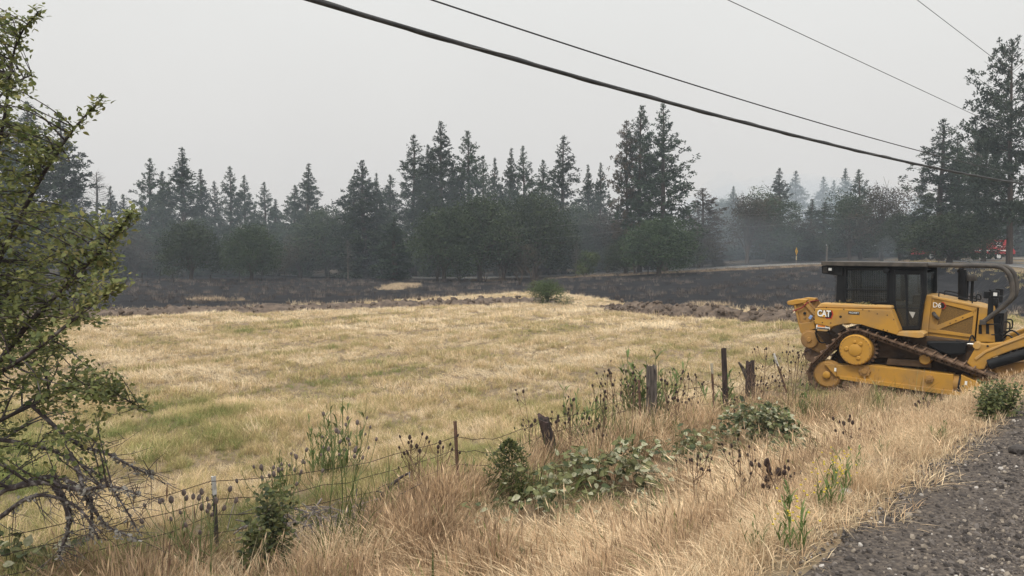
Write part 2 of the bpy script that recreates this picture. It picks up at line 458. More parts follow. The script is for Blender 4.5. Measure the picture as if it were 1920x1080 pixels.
# turned dirt of the fire line: a lumpy ridge with clods
dirt = mat('turned_dirt', (0.062, 0.046, 0.037), 0.95, (0.15, 0.113, 0.086), 3.0, 6, bump=0.8, bscale=9)
def berm(P, wid, hgt, seed):
    Q = resample(P, 0.22); t_ = np.gradient(Q, axis=0); t_ /= np.linalg.norm(t_, axis=1)[:, None]
    for _ in range(60): t_[1:-1] = (t_[:-2] + 2 * t_[1:-1] + t_[2:]) / 4
    n_ = np.stack([-t_[:, 1], t_[:, 0]], 1); K = 11; rg = np.random.default_rng(seed); vs = []
    lump = np.convolve(rg.random(len(Q) + 8), np.ones(5) / 5, 'same')
    for i in range(len(Q)):
        for j in range(K):
            s = (j / (K - 1) - 0.5) * 2
            q = Q[i] + n_[i] * s * wid * (0.75 + 0.5 * lump[i])
            et = min(1.0, min(i, len(Q) - 1 - i) / 14.0)
            pr = et * (1 - s * s) * hgt * (0.35 + 1.2 * lump[i]) + (rg.random() - 0.35) * hgt * 0.65 * (1 - s * s) * et
            vs.append((q[0], q[1], float(T(q[0], q[1])) + pr - 0.04))
    fs = [(i * K + j, i * K + j + 1, (i + 1) * K + j + 1, (i + 1) * K + j) for i in range(len(Q) - 1) for j in range(K - 1)]
    return np.array(vs), np.array(fs)
v1, f1 = berm(BERMS[0], 0.9, 0.32, 1)
v2, f2 = berm(BERMS[1], 0.85, 0.45, 2)
tag(np_obj('dirt_berm', v1, f1, dirt), kind='structure')
tag(np_obj('dirt_berm', v2, f2, dirt), kind='structure')
def blob_mesh(name, m, seed, sub=1, amp=0.35):
    bm = bmesh.new(); bmesh.ops.create_icosphere(bm, subdivisions=sub, radius=1.0); rg = random.Random(seed)
    for v in bm.verts: v.co *= 1 + rg.uniform(-amp, amp)
    me = bpy.data.meshes.new(name); bm.to_mesh(me); bm.free(); me.materials.append(m); return me
clods = [blob_mesh('clod', dirt, k, 1, 0.3) for k in range(5)]
cp = np.concatenate([v1[RNG.integers(0, len(v1), 500)], v2[RNG.integers(0, len(v2), 600)]])
cp[:, :2] += RNG.normal(0, 0.35, (len(cp), 2)); cp[:, 2] = np.maximum(cp[:, 2] - 0.02, T(cp[:, 0], cp[:, 1]))
scatter('dirt_clods', cp, RNG.uniform(0, 6.28, (len(cp), 3)), RNG.gamma(2, 0.035, len(cp)) + 0.03, RNG.integers(0, 5, len(cp)), RNG.random(len(cp)), clods)

# ------------------------------------------------------------------ bulldozer
yellow = mat('machine_yellow', (0.46, 0.245, 0.04), 0.5, (0.27, 0.17, 0.075), 1.9, 12, bump=0.10, bscale=30, spec=0.35, lo=0.46, hi=0.74)
ydirt = mat('dusty_yellow', (0.36, 0.20, 0.06), 0.75, (0.20, 0.12, 0.06), 3.0, 8, bump=0.15, bscale=40, lo=0.4, hi=0.7)
ytop = mat('dusty_yellow_top', (0.50, 0.285, 0.075), 0.6, (0.44, 0.29, 0.13), 5, 6)
blackp = mat('black_paint', (0.006, 0.0068, 0.009), 0.55, (0.013, 0.0135, 0.015), 4, 5, spec=0.22)
dgrey = mat('dark_steel', (0.035, 0.032, 0.031), 0.65, (0.085, 0.074, 0.064), 6, 6, spec=0.35)
rust = mat('worn_track_steel', (0.10, 0.062, 0.04), 0.7, (0.24, 0.16, 0.11), 5, 8, bump=0.2, bscale=50, metal=0.15)
mud = mat('mud_brown', (0.05, 0.032, 0.022), 0.95, (0.10, 0.065, 0.04), 3, 6, bump=0.3, bscale=20)
chrome = mat('chrome_rod', (0.6, 0.6, 0.58), 0.25, metal=0.9)
perf = mat('perforated_panel', (0.22, 0.125, 0.035), 0.8, (0.10, 0.06, 0.02), 60, 2, lo=0.45, hi=0.55)
whitep = mat('white_print', (0.8, 0.8, 0.78), 0.6)
blackt = mat('black_print', (0.01, 0.01, 0.011), 0.6)
redp = mat('red_print', (0.42, 0.03, 0.02), 0.6)
orangep = mat('orange_print', (0.75, 0.25, 0.04), 0.6)
lens = mat('lamp_lens', (0.65, 0.66, 0.66), 0.15, spec=0.6)
glass = glass_mat('cab_glass', (0.72, 0.76, 0.77), 0.10)
seatm = mat('seat_fabric', (0.02, 0.02, 0.022), 0.9)
bluep = mat('blue_cloth', (0.25, 0.36, 0.6), 0.8)

YAW, TILT, DD = R(37), R(1.6), 16.25
fx = np.array([math.cos(YAW), -math.sin(YAW), 0]); up_ = np.array([0, 0, 1.0])
DX = fx * math.cos(TILT) - up_ * math.sin(TILT); DZ = up_ * math.cos(TILT) + fx * math.sin(TILT); DY = np.cross(DZ, DX)
HW, BASE = 1.28, 0.44
p_ref = CAM + ray(1700, 722) * DD
D0 = p_ref + DY * HW - DZ * BASE
dozer = empty('bulldozer', label='yellow tracked bulldozer with black caged cab parked on the dry verge', cat='bulldozer')
dozer.matrix_world = Matrix(((DX[0], DY[0], DZ[0], D0[0]), (DX[1], DY[1], DZ[1], D0[1]), (DX[2], DY[2], DZ[2], D0[2]), (0, 0, 0, 1)))
def Lp(u, v, y):
    r = ray(u, v); p = D0 + DY * y
    t = ((p - CAM) @ DY) / (r @ DY); q = CAM + r * t - D0
    return (float(q @ DX), float(q @ DZ))
def K(cx, cy, y=-HW): return Lp(1440 + cx * 480 / 1525, 440 + cy * 340 / 1080, y)
def K3(cx, cy, y=-HW): return Lp(1460 + cx * 300 / 1473, 540 + cy * 220 / 1080, y)
def KK(pts, y): return [K(a, b, y) for a, b in pts]
def part(name, fn, m, parent=dozer, bevel=0.0, sm=None, **tags):
    b = MB(); fn(b); return b.build(name, m, parent, bevel, sm, **tags)
def mirror_y(pts): return [(p[0], -p[1], p[2]) for p in pts]

# undercarriage: three wheels per side, hull of their rims is the track's path
cR, cS, cF = K(345, 803), K(523, 686), K(1275, 918)
gnd = 0.06
rI, rS = 0.385, 0.44
cR = (cR[0], 0.445); cF = (cF[0] + 0.02, 0.445)
def hull_path(circs, n=240):
    P = [(c[0] + r * math.cos(2 * math.pi * k / n), c[1] + r * math.sin(2 * math.pi * k / n)) for c, r in circs for k in range(n)]
    P = sorted(P); 
    def half(P):
        h = []
        for p in P:
            while len(h) > 1 and (h[-1][0] - h[-2][0]) * (p[1] - h[-2][1]) - (h[-1][1] - h[-2][1]) * (p[0] - h[-2][0]) <= 0: h.pop()
            h.append(p)
        return h
    return half(P)[:-1] + half(P[::-1])[:-1]
path = np.array(hull_path([(cR, rI), (cS, rS), (cF, rI)]))
path = np.vstack([path, path[:1]])
pd = np.r_[0, np.cumsum(np.hypot(*np.diff(path, axis=0).T))]
NSH = 46; pitch = pd[-1] / NSH
sb = MB()
sb.box((0, 0, 0.012), (pitch * 0.49, 0.28, 0.012)).box((pitch * 0.32, 0, 0.045), (0.012, 0.28, 0.033)).box((-pitch * 0.47, 0, 0.02), (0.02, 0.28, 0.014))
sb.box((0, -0.10, -0.05), (pitch * 0.46, 0.022, 0.048)).box((0, 0.10, -0.05), (pitch * 0.46, 0.022, 0.048))
shoe_mesh = sb.mesh('track_shoe', rust)
lk = MB()
lk.tube([(0, -0.15, -0.055), (0, 0.15, -0.055)], 0.03, 8)
for sx in (-0.25, 0.25): lk.tube([(pitch * sx, -0.135, -0.045), (pitch * sx, -0.122, -0.045)], 0.014, 6)
pin_mesh = lk.mesh('track_pin', mud)
for side in (-1, 1):
    yc = side * (HW - 0.28)
    tr = empty('track'); tr.parent = dozer
    for k in range(NSH):
        s = (k + 0.37) * pitch
        x, z = np.interp(s, pd, path[:, 0]), np.interp(s, pd, path[:, 1])
        a, b = (s - 0.06) % pd[-1], (s + 0.06) % pd[-1]
        dx = np.interp(b, pd, path[:, 0]) - np.interp(a, pd, path[:, 0]); dz = np.interp(b, pd, path[:, 1]) - np.interp(a, pd, path[:, 1])
        # path runs counter-clockwise; outward normal is to its right
        ang = math.atan2(dz, dx)
        M = Matrix.Translation((x, yc, z)) @ Matrix.Rotation(-ang, 4, 'Y') @ Matrix.Scale(-1, 4, (0, 0, 1))
        M = Matrix.Translation((x, yc, z)) @ Matrix.Rotation(math.pi - ang, 4, 'Y')
        put('track_shoe', shoe_mesh, tr, matrix=M)
    link = MB()
    for k in range(NSH):
        s = (k + 0.37) * pitch
        x, z = np.interp(s, pd, path[:, 0]), np.interp(s, pd, path[:, 1])
        a, b = (s - 0.06) % pd[-1], (s + 0.06) % pd[-1]
        dx = np.interp(b, pd, path[:, 0]) - np.interp(a, pd, path[:, 0]); dz = np.interp(b, pd, path[:, 1]) - np.interp(a, pd, path[:, 1])
        L_ = math.hypot(dx, dz); nx_, nz_ = -dz / L_, dx / L_
        for o_ in (-0.25, 0.25):
            px_, pz_ = x + dx / L_ * pitch * o_ + nx_ * 0.05, z + dz / L_ * pitch * o_ + nz_ * 0.05
            link.tube([(px_, yc - 0.145, pz_), (px_, yc + 0.145, pz_)], 0.022, 6)
    link.build('track_pins', mud, tr, kind='stuff')
    f = side
    def Y(a): return side * a
    # idler wheels
    for c_, r_ in ((cR, rI - 0.075), (cF, rI - 0.075)):
        b = MB().lathe([(0.05, -0.16), (r_ - 0.04, -0.16), (r_, -0.13), (r_, -0.07), (r_ + 0.02, -0.05), (r_ + 0.02, 0.05), (r_, 0.07), (r_, 0.13), (r_ - 0.04, 0.16), (0.05, 0.16)], (c_[0], yc, c_[1]), 'Y', 32)
        b.lathe([(0.10, 0), (0.10, 0.20 * 1)], (c_[0], yc - 0.10, c_[1]), 'Y', 16)
        iw = b.build('idler_wheel', ydirt, dozer, 0, 35)
        yo = yc + side * 0.17
        part('axle_cap', lambda b: b.lathe([(0.0, 0), (0.085, 0.0), (0.085, 0.05), (0.05, 0.07), (0.0, 0.07)] if side > 0 else [(0.0, -0.07), (0.05, -0.07), (0.085, -0.05), (0.085, 0), (0.0, 0)], (c_[0], yo, c_[1]), 'Y', 16), yellow, iw, 0, 35)
    # sprocket with teeth and final drive cover
    b = MB()
    NT = 25
    prof = []
    for k in range(NT * 4):
        r_ = (rS - 0.085, rS - 0.02, rS - 0.02, rS - 0.085)[k % 4]
        t = 2 * math.pi * (k + 0.1) / (NT * 4); prof.append((cS[0] + r_ * math.cos(t), cS[1] + r_ * math.sin(t)))
    b.prism(prof, yc - 0.05, yc + 0.05)
    sp = b.build('drive_sprocket', rust, dozer)
    y0 = yc + side * 0.05
    prof = [(0.33, 0), (0.345, 0.02), (0.345, 0.26), (0.325, 0.29), (0.0, 0.29)]
    hubc = part('final_drive_cover', lambda b: b.lathe([(r_, side * h) for r_, h in (prof if side > 0 else prof[::-1])], (cS[0], y0, cS[1]), 'Y', 40), yellow, sp, 0, 30)
    yf = y0 + side * 0.29
    def hubface(b):
        prof2 = [(0.135, 0), (0.135, 0.018), (0.12, 0.026), (0.0, 0.026)]
        b.lathe([(r_, side * h) for r_, h in (prof2 if side > 0 else prof2[::-1])], (cS[0], yf, cS[1]), 'Y', 24)
        for an, rr in ((95, 0.035), (55, 0.045), (175, 0.05), (-65, 0.045)):
            t = R(an); prof3 = [(rr, 0), (rr, 0.022), (rr - 0.012, 0.03), (0, 0.03)]
            b.lathe([(r_, side * h) for r_, h in (prof3 if side > 0 else prof3[::-1])], (cS[0] + 0.185 * math.cos(t), yf, cS[1] + 0.185 * math.sin(t)), 'Y', 12)
    part('hub_casting', hubface, yellow, hubc, 0, 30)
    def hb(b):
        for k in range(24):
            t = 2 * math.pi * k / 24
            b.lathe([(0.013, 0), (0.013, side * 0.012)] if side > 0 else [(0.013, side * 0.012), (0.013, 0)], (cS[0] + 0.31 * math.cos(t), yf - side * 0.001, cS[1] + 0.31 * math.sin(t)), 'Y', 6)
    part('bolt_ring', hb, ydirt, hubc, kind='stuff')
    # roller frame: long box beam with recoil housing and yokes
    yi, yo = yc - side * 0.13, yc + side * 0.20
    rf = part('roller_frame', lambda b: b.prism(KK([(392, 778), (600, 780), (1102, 836), (1098, 955), (1060, 948), (610, 885), (560, 876), (405, 848)], -HW), yi, yo), yellow, dozer, 0.012)
    part('frame_flange', lambda b: b.prism(KK([(420, 842), (610, 868), (1095, 932), (1160, 950), (1150, 962), (1060, 955), (610, 892), (425, 862)], -HW), yo - side * 0.02, yo + side * 0.035), yellow, rf, 0.006)
    part('rear_yoke', lambda b: b.prism(KK([(330, 772), (395, 778), (405, 850), (398, 845), (345, 785)], -HW), yi, yo + side * 0.03), yellow, rf, 0.008)
    part('recoil_housing', lambda b: b.tube([(K(1098, 893)[0], yc + side * 0.02, K(1098, 893)[1]), (K(1150, 900)[0], yc + side * 0.02, K(1150, 900)[1])], 0.19, 24), ydirt, rf, 0, 40)
    part('recoil_band', lambda b: b.tube([(K(1128, 897)[0], yc + side * 0.02, K(1128, 897)[1]), (K(1140, 899)[0], yc + side * 0.02, K(1140, 899)[1])], 0.205, 24), blackp, rf, 0, 40)
    part('front_yoke', lambda b: b.prism(KK([(1147, 836), (1268, 890), (1262, 905), (1235, 945), (1228, 972), (1150, 968)], -HW), yi, yo + side * 0.02), yellow, rf, 0.012)
    part('yoke_block', lambda b: b.prism(KK([(1226, 912), (1262, 900), (1276, 925), (1240, 942)], -HW), yo, yo + side * 0.08), ydirt, rf, 0.008)
    for cx, cy, rr in ((573, 815, 0.125), (960, 860, 0.085)):
        c_ = K(cx, cy)
        def hubcap(b):
            n_ = 8; pr = []
            for k in range(n_ * 4):
                r_ = (rr, rr, rr * 0.86, rr * 0.86)[k % 4]; t = 2 * math.pi * k / (n_ * 4); pr.append((c_[0] + r_ * math.cos(t), c_[1] + r_ * math.sin(t)))
            b.prism(pr, yo - 0.01 * side, yo + side * 0.05)
            b.lathe([(rr * 0.45, 0), (rr * 0.45, side * 0.08)] if side > 0 else [(rr * 0.45, side * 0.08), (rr * 0.45, 0)], (c_[0], yo, c_[1]), 'Y', 14)
        part('bogie_hub', hubcap, ydirt, rf, 0.005)
    for lx, ly in ((398, 805), (1178, 885)):
        c_ = K(lx, ly); part('white_decal', lambda b: b.box((c_[0], yo + side * 0.038, c_[1]), (0.022, 0.002, 0.04)), whitep, rf)
    # track rollers under the frame
    for k in range(7):
        x = cR[0] + 0.45 + k * (cF[0] - cR[0] - 0.85) / 6
        part('track_roller', lambda b: b.lathe([(0.10, -0.17), (0.12, -0.15), (0.12, -0.06), (0.09, -0.05), (0.09, 0.05), (0.12, 0.06), (0.12, 0.15), (0.10, 0.17)], (x, yc, 0.245), 'Y', 18), rust, rf, 0, 35)
    cc = K(928, 748)
    part('carrier_roller', lambda b: b.lathe([(r_, side * h) for r_, h in ([(0.0, -0.3), (0.12, -0.3), (0.12, 0.1), (0.10, 0.14), (0.0, 0.14)] if side > 0 else [(0.0, 0.14), (0.10, 0.14), (0.12, 0.1), (0.12, -0.3), (0.0, -0.3)])], (cc[0], yc, cc[1]), 'Y', 24), yellow, rf, 0, 35)
    part('roller_guard', lambda b: b.prism(KK([(700, 745), (960, 760), (965, 800), (690, 782)], -HW), yc - side * 0.1, yc + side * 0.05), mud, rf, 0.01)
    # fender over the track with sloped top
    ya, yb = side * 0.78, side * 1.21
    prof = [K3(*p, -1.21) for p in ((333, 186), (1035, 200), (1060, 262), (1110, 392), (1088, 432), (960, 395), (850, 365), (750, 334), (640, 326), (560, 338), (480, 360), (330, 326))]
    fe = part('fender', lambda b: b.prism(prof, ya, yb), yellow, dozer, 0.014)
    tp = [K3(*p, -1.21) for p in ((335, 184), (1035, 198), (1028, 166), (382, 138))]
    part('fender_top', lambda b: b.prism(tp, ya, yb - side * 0.08), ytop, fe, 0.03)
    tb = [K3(*p, -1.21) for p in ((345, 330), (520, 340), (440, 402), (350, 395))]
    part('tool_box', lambda b: b.prism(tb, side * 0.85, side * 1.18), ytop, fe, 0.012)
    sp_ = [K3(*p, -1.21) for p in ((1085, 405), (1310, 405), (1340, 425), (1330, 455), (1285, 462), (1086, 436))]
    part('step_plate', lambda b: b.prism(sp_, side * 0.70, side * 1.20), ytop, fe, 0.01)
    for bx_, by_ in ((570, 264), (402, 318), (480, 322), (600, 197), (832, 211), (908, 238), (1000, 250), (1060, 290), (964, 383), (1000, 392), (440, 180), (775, 200)):
        c_ = K3(bx_, by_, -1.21); rr = 0.028 if bx_ == 570 else 0.014
        part('bolt_head', lambda b: b.lathe([(rr, 0), (rr, side * 0.01)] if side > 0 else [(rr, side * 0.01), (rr, 0)], (c_[0], yb - side * 0.003, c_[1]), 'Y', 10), blackt if bx_ == 570 else mud, fe)
# main frame between the tracks
part('main_frame', lambda b: b.prism(KK([(395, 600), (450, 560), (900, 600), (1240, 640), (1290, 760), (1180, 850), (700, 820), (420, 790)], -0.72), -0.70, 0.70), mud, dozer, 0.02)
part('undercarriage_guard', lambda b: b.prism(KK([(640, 625), (900, 660), (1000, 690), (1060, 740), (960, 745), (640, 735)], -0.9), -0.86, -0.71), mud, dozer, 0.02)

# cab: posts, rails, glass, wire guards, roof
yc_ = 0.80
cab = part('cab_floor', lambda b: b.prism(KK([(408, 412), (925, 420), (905, 572), (790, 572), (745, 480), (735, 430), (408, 430)], -yc_), -yc_ + 0.03, yc_ - 0.03), blackp, dozer, 0.01)
cab.name = 'cab'
for s in (-1, 1):
    y0, y1 = s * (yc_ - 0.07), s * yc_
    for nm, pts in (('cab_post', [(402, 412), (452, 412), (462, 195), (414, 195)]), ('cab_post', [(714, 412), (752, 412), (752, 195), (714, 195)]),
                    ('cab_post', [(903, 560), (926, 420), (946, 350), (946, 195), (905, 195)]), ('cab_rail', [(405, 182), (946, 182), (946, 212), (405, 212)]),
                    ('cab_sill', [(402, 398), (735, 402), (735, 420), (402, 416)])):
        part(nm, lambda b: b.prism(KK(pts, -yc_), y0, y1), blackp, cab, 0.012)
    part('window_pane', lambda b: b.prism(KK([(455, 205), (718, 205), (718, 408), (455, 404)], -yc_), s * (yc_ - 0.05), s * (yc_ - 0.042)), glass, cab)
    def guard(b):
        yy = s * (yc_ + 0.03)
        for k in range(19):
            cx = 466 + k * 13.6; a, c2 = K(cx, 208, -yc_), K(cx, 402, -yc_)
            b.tube([(a[0], yy, a[1]), (c2[0], yy, c2[1])], 0.0045, 4)
        for k in range(15):
            cy = 214 + k * 13.2; a, c2 = K(462, cy, -yc_), K(716, cy + 2, -yc_)
            b.tube([(a[0], yy + s * 0.006, a[1]), (c2[0], yy + s * 0.006, c2[1])], 0.0045, 4)
    gd = part('window_guard', guard, mat('guard_wire', (0.03, 0.032, 0.036), 0.6), cab)
    for pts in ([(460, 196), (718, 202), (718, 212), (460, 206)], [(460, 322), (716, 328), (716, 336), (460, 330)], [(460, 396), (716, 400), (716, 409), (460, 405)], [(458, 200), (468, 200), (468, 405), (458, 405)], [(708, 203), (718, 203), (718, 408), (708, 408)]):
        part('guard_frame', lambda b: b.prism(KK(pts, -yc_), s * (yc_ + 0.012), s * (yc_ + 0.05)), blackp, gd, 0.004)
    # door: frame ring and glass
    dr_o = [(752, 214), (918, 214), (926, 340), (908, 470), (902, 562), (792, 566), (758, 470), (748, 380)]
    dr_i = [(768, 232), (900, 232), (906, 340), (890, 470), (884, 536), (868, 548), (805, 548), (776, 465), (766, 380)]
    def ring(b):
        po = [K(a, c2, -yc_) for a, c2 in dr_o]; cxm = sum(p[0] for p in po) / len(po); czm = sum(p[1] for p in po) / len(po)
        n_ = len(po)
        for k in range(n_):
            a, c2 = po[k], po[(k + 1) % n_]
            ai = (a[0] + (cxm - a[0]) * 0.13, a[1] + (czm - a[1]) * 0.13); ci_ = (c2[0] + (cxm - c2[0]) * 0.13, c2[1] + (czm - c2[1]) * 0.13)
            b.prism([a, c2, ci_, ai], s * (yc_ - 0.01), s * (yc_ + 0.03))
    door = part('cab_door', ring, blackp, cab, 0.006)
    part('door_pane', lambda b: b.prism([K(a, c2, -yc_) for a, c2 in dr_o], s * (yc_ - 0.005), s * (yc_ + 0.001)), glass, door)
    part('door_bar', lambda b: b.tube([(K(752, 436, -yc_)[0], s * (yc_ + 0.035), K(752, 436, -yc_)[1]), (K(912, 440, -yc_)[0], s * (yc_ + 0.035), K(912, 440, -yc_)[1])], 0.012, 6), blackp, door)
    part('door_divider', lambda b: b.prism(KK([(812, 228), (828, 228), (832, 340), (838, 548), (826, 548), (818, 340)], -yc_), s * (yc_ + 0.002), s * (yc_ + 0.028)), blackp, door, 0.004)
    tri = KK([(840, 458), (878, 462), (862, 498)], -yc_)
    part('warning_decal', lambda b: b.prism(tri, s * (yc_ + 0.004), s * (yc_ + 0.008)), mat('grey_print', (0.4, 0.4, 0.38), 0.7), door)
x0, x1 = K(405, 300, -yc_)[0], K(946, 300, -yc_)[0]
zt = K(600, 200, -yc_)[1]; zb = K(600, 412, -yc_)[1]
part('rear_pane', lambda b: b.box((x0 + 0.03, 0, (zt + zb) / 2), (0.005, yc_ - 0.08, (zt - zb) / 2)), glass, cab)
part('windscreen', lambda b: b.box((x1 - 0.05, 0, (zt + zb) / 2 - 0.05), (0.005, yc_ - 0.08, (zt - zb) / 2)), glass, cab)
part('rear_guard', lambda b: [b.tube([(x0 - 0.02, -0.72 + k * 0.08, zb), (x0 - 0.02, -0.72 + k * 0.08, zt)], 0.005, 4) for k in range(19)] + [b.tube([(x0 - 0.02, -0.75, zb + k * 0.07), (x0 - 0.02, 0.75, zb + k * 0.07)], 0.005, 4) for k in range(11)], dgrey, cab)
def seat(b):
    sx, sz = K(590, 350, 0)[0], K(600, 420, -yc_)[1]
    b.box((sx, 0, sz + 0.12), (0.26, 0.26, 0.07)).box((sx - 0.25, 0, sz + 0.48), (0.06, 0.25, 0.33), Matrix.Rotation(R(-8), 3, 'Y')).box((sx - 0.3, 0, sz + 0.88), (0.05, 0.14, 0.09))
    b.box((sx + 0.1, -0.34, sz + 0.28), (0.22, 0.06, 0.04)).box((sx + 0.1, 0.34, sz + 0.28), (0.22, 0.06, 0.04))
part('operator_seat', seat, seatm, cab, 0.03)
part('dashboard', lambda b: b.box((x1 - 0.18, 0, zb + 0.05), (0.12, 0.6, 0.2)), seatm, cab, 0.03)
# roof canopy with brush guard, lamps, cooling box at the back
roof = part('roof_canopy', lambda b: b.prism(KK([(316, 158), (945, 168), (945, 192), (440, 186), (316, 182)], -0.95), -0.95, 0.95), dgrey, dozer, 0.01)
part('cooling_box', lambda b: b.prism(KK([(318, 184), (446, 186), (446, 242), (402, 242), (320, 230)], -0.85), -0.85, 0.85), blackp, roof, 0.015)
for yy in (-0.86, 0.86):
    c_ = K(372, 206, -0.86)
    lb = part('work_lamp', lambda b: b.box((c_[0], yy, c_[1]), (0.07, 0.03, 0.06)), blackp, roof, 0.01)
    part('lamp_lens', lambda b: b.box((c_[0], yy + math.copysign(0.031, yy), c_[1]), (0.035, 0.004, 0.03)), lens, lb)
    for k in range(6):
        g_ = K(330 + k * 5, 208, -0.86)
        part('vent_slat', lambda b: b.box((g_[0], yy, g_[1]), (0.006, 0.012, 0.07)), dgrey, roof)
    c_ = K(705, 215, -0.86)
    lb = part('side_lamp', lambda b: b.lathe([(0.02, -0.05), (0.065, -0.04), (0.075, 0.03), (0.06, 0.045), (0.0, 0.045)], (c_[0], yy, c_[1]), 'Y', 14), blackp, roof, 0, 40)
# limb risers: two bent tubes from the roof over the bonnet down to the nose, with rungs and a plate
def bez(pts, n=8):
    P = [Vector(p) for p in pts]; o_ = []
    for i in range(len(P) - 1):
        a = P[max(i - 1, 0)]; b_ = P[i]; c_ = P[i + 1]; d_ = P[min(i + 2, len(P) - 1)]
        for k in range(n):
            t = k / n
            o_.append(0.5 * ((2 * b_) + (c_ - a) * t + (2 * a - 5 * b_ + 4 * c_ - d_) * t * t + (3 * b_ - a - 3 * c_ + d_) * t ** 3))
    return o_ + [P[-1]]
riser_px = [(935, 182), (1150, 184), (1345, 189), (1405, 205), (1440, 245), (1455, 310), (1452, 365), (1425, 405), (1370, 452), (1282, 520)]
ry = 0.72
for s in (-1, 1):
    pts = [(K(a, c2, -ry)[0], s * ry, K(a, c2, -ry)[1]) for a, c2 in riser_px]
    rs_ = part('limb_riser', lambda b: b.tube(bez(pts), 0.048, 12), dgrey, dozer, 0, 50)
    f_ = K(1280, 522, -ry); part('riser_foot', lambda b: b.box((f_[0], s * (ry - 0.02), f_[1]), (0.06, 0.07, 0.05)), dgrey, rs_, 0.01)
def plate(b):
    for k in range(11):
        q = K(950 + k * 38, 184, -ry); b.tube([(q[0], -ry, q[1]), (q[0], ry, q[1])], 0.018, 6)
    q0, q1 = K(945, 176, -ry), K(1340, 181, -ry)
    for yy in (-0.5, -0.25, 0, 0.25, 0.5): b.tube([(q0[0], yy, q0[1] - 0.02), (q1[0], yy, q1[1] - 0.02)], 0.014, 6)
part('brush_guard', plate, dgrey, dozer)

# bonnet and its side doors
hy = 0.55
hood = part('engine_hood', lambda b: b.prism(KK([(980, 366), (1250, 424), (1228, 612), (1228, 640), (950, 640), (955, 560)], -hy), -hy + 0.03, hy - 0.03), yellow, dozer, 0.015)
part('hood_top', lambda b: b.prism(KK([(975, 362), (1250, 420), (1312, 438), (1312, 452), (1250, 434), (978, 378)], -hy), -hy - 0.02, hy + 0.02), ytop, hood, 0.012)
part('cowl', lambda b: b.prism(KK([(922, 362), (978, 362), (952, 590), (946, 648), (905, 640), (910, 560)], -0.62), -0.62, 0.62), yellow, dozer, 0.015)
part('radiator_housing', lambda b: b.prism(KK([(1257, 426), (1322, 442), (1342, 520), (1352, 642), (1236, 640)], -0.62), -0.60, 0.60), yellow, dozer, 0.015)
part('radiator_grille', lambda b: [b.box((K(1372, 560, -0.5)[0], 0, K(1372, 560, -0.5)[1] + 0.02), (0.09, 0.55, 0.32))] + [b.box((K(1400, 560, -0.5)[0] - 0.02, -0.5 + k * 0.1, K(1372, 560, -0.5)[1] + 0.02), (0.02, 0.012, 0.31)) for k in range(11)], blackp, dozer, 0.006)
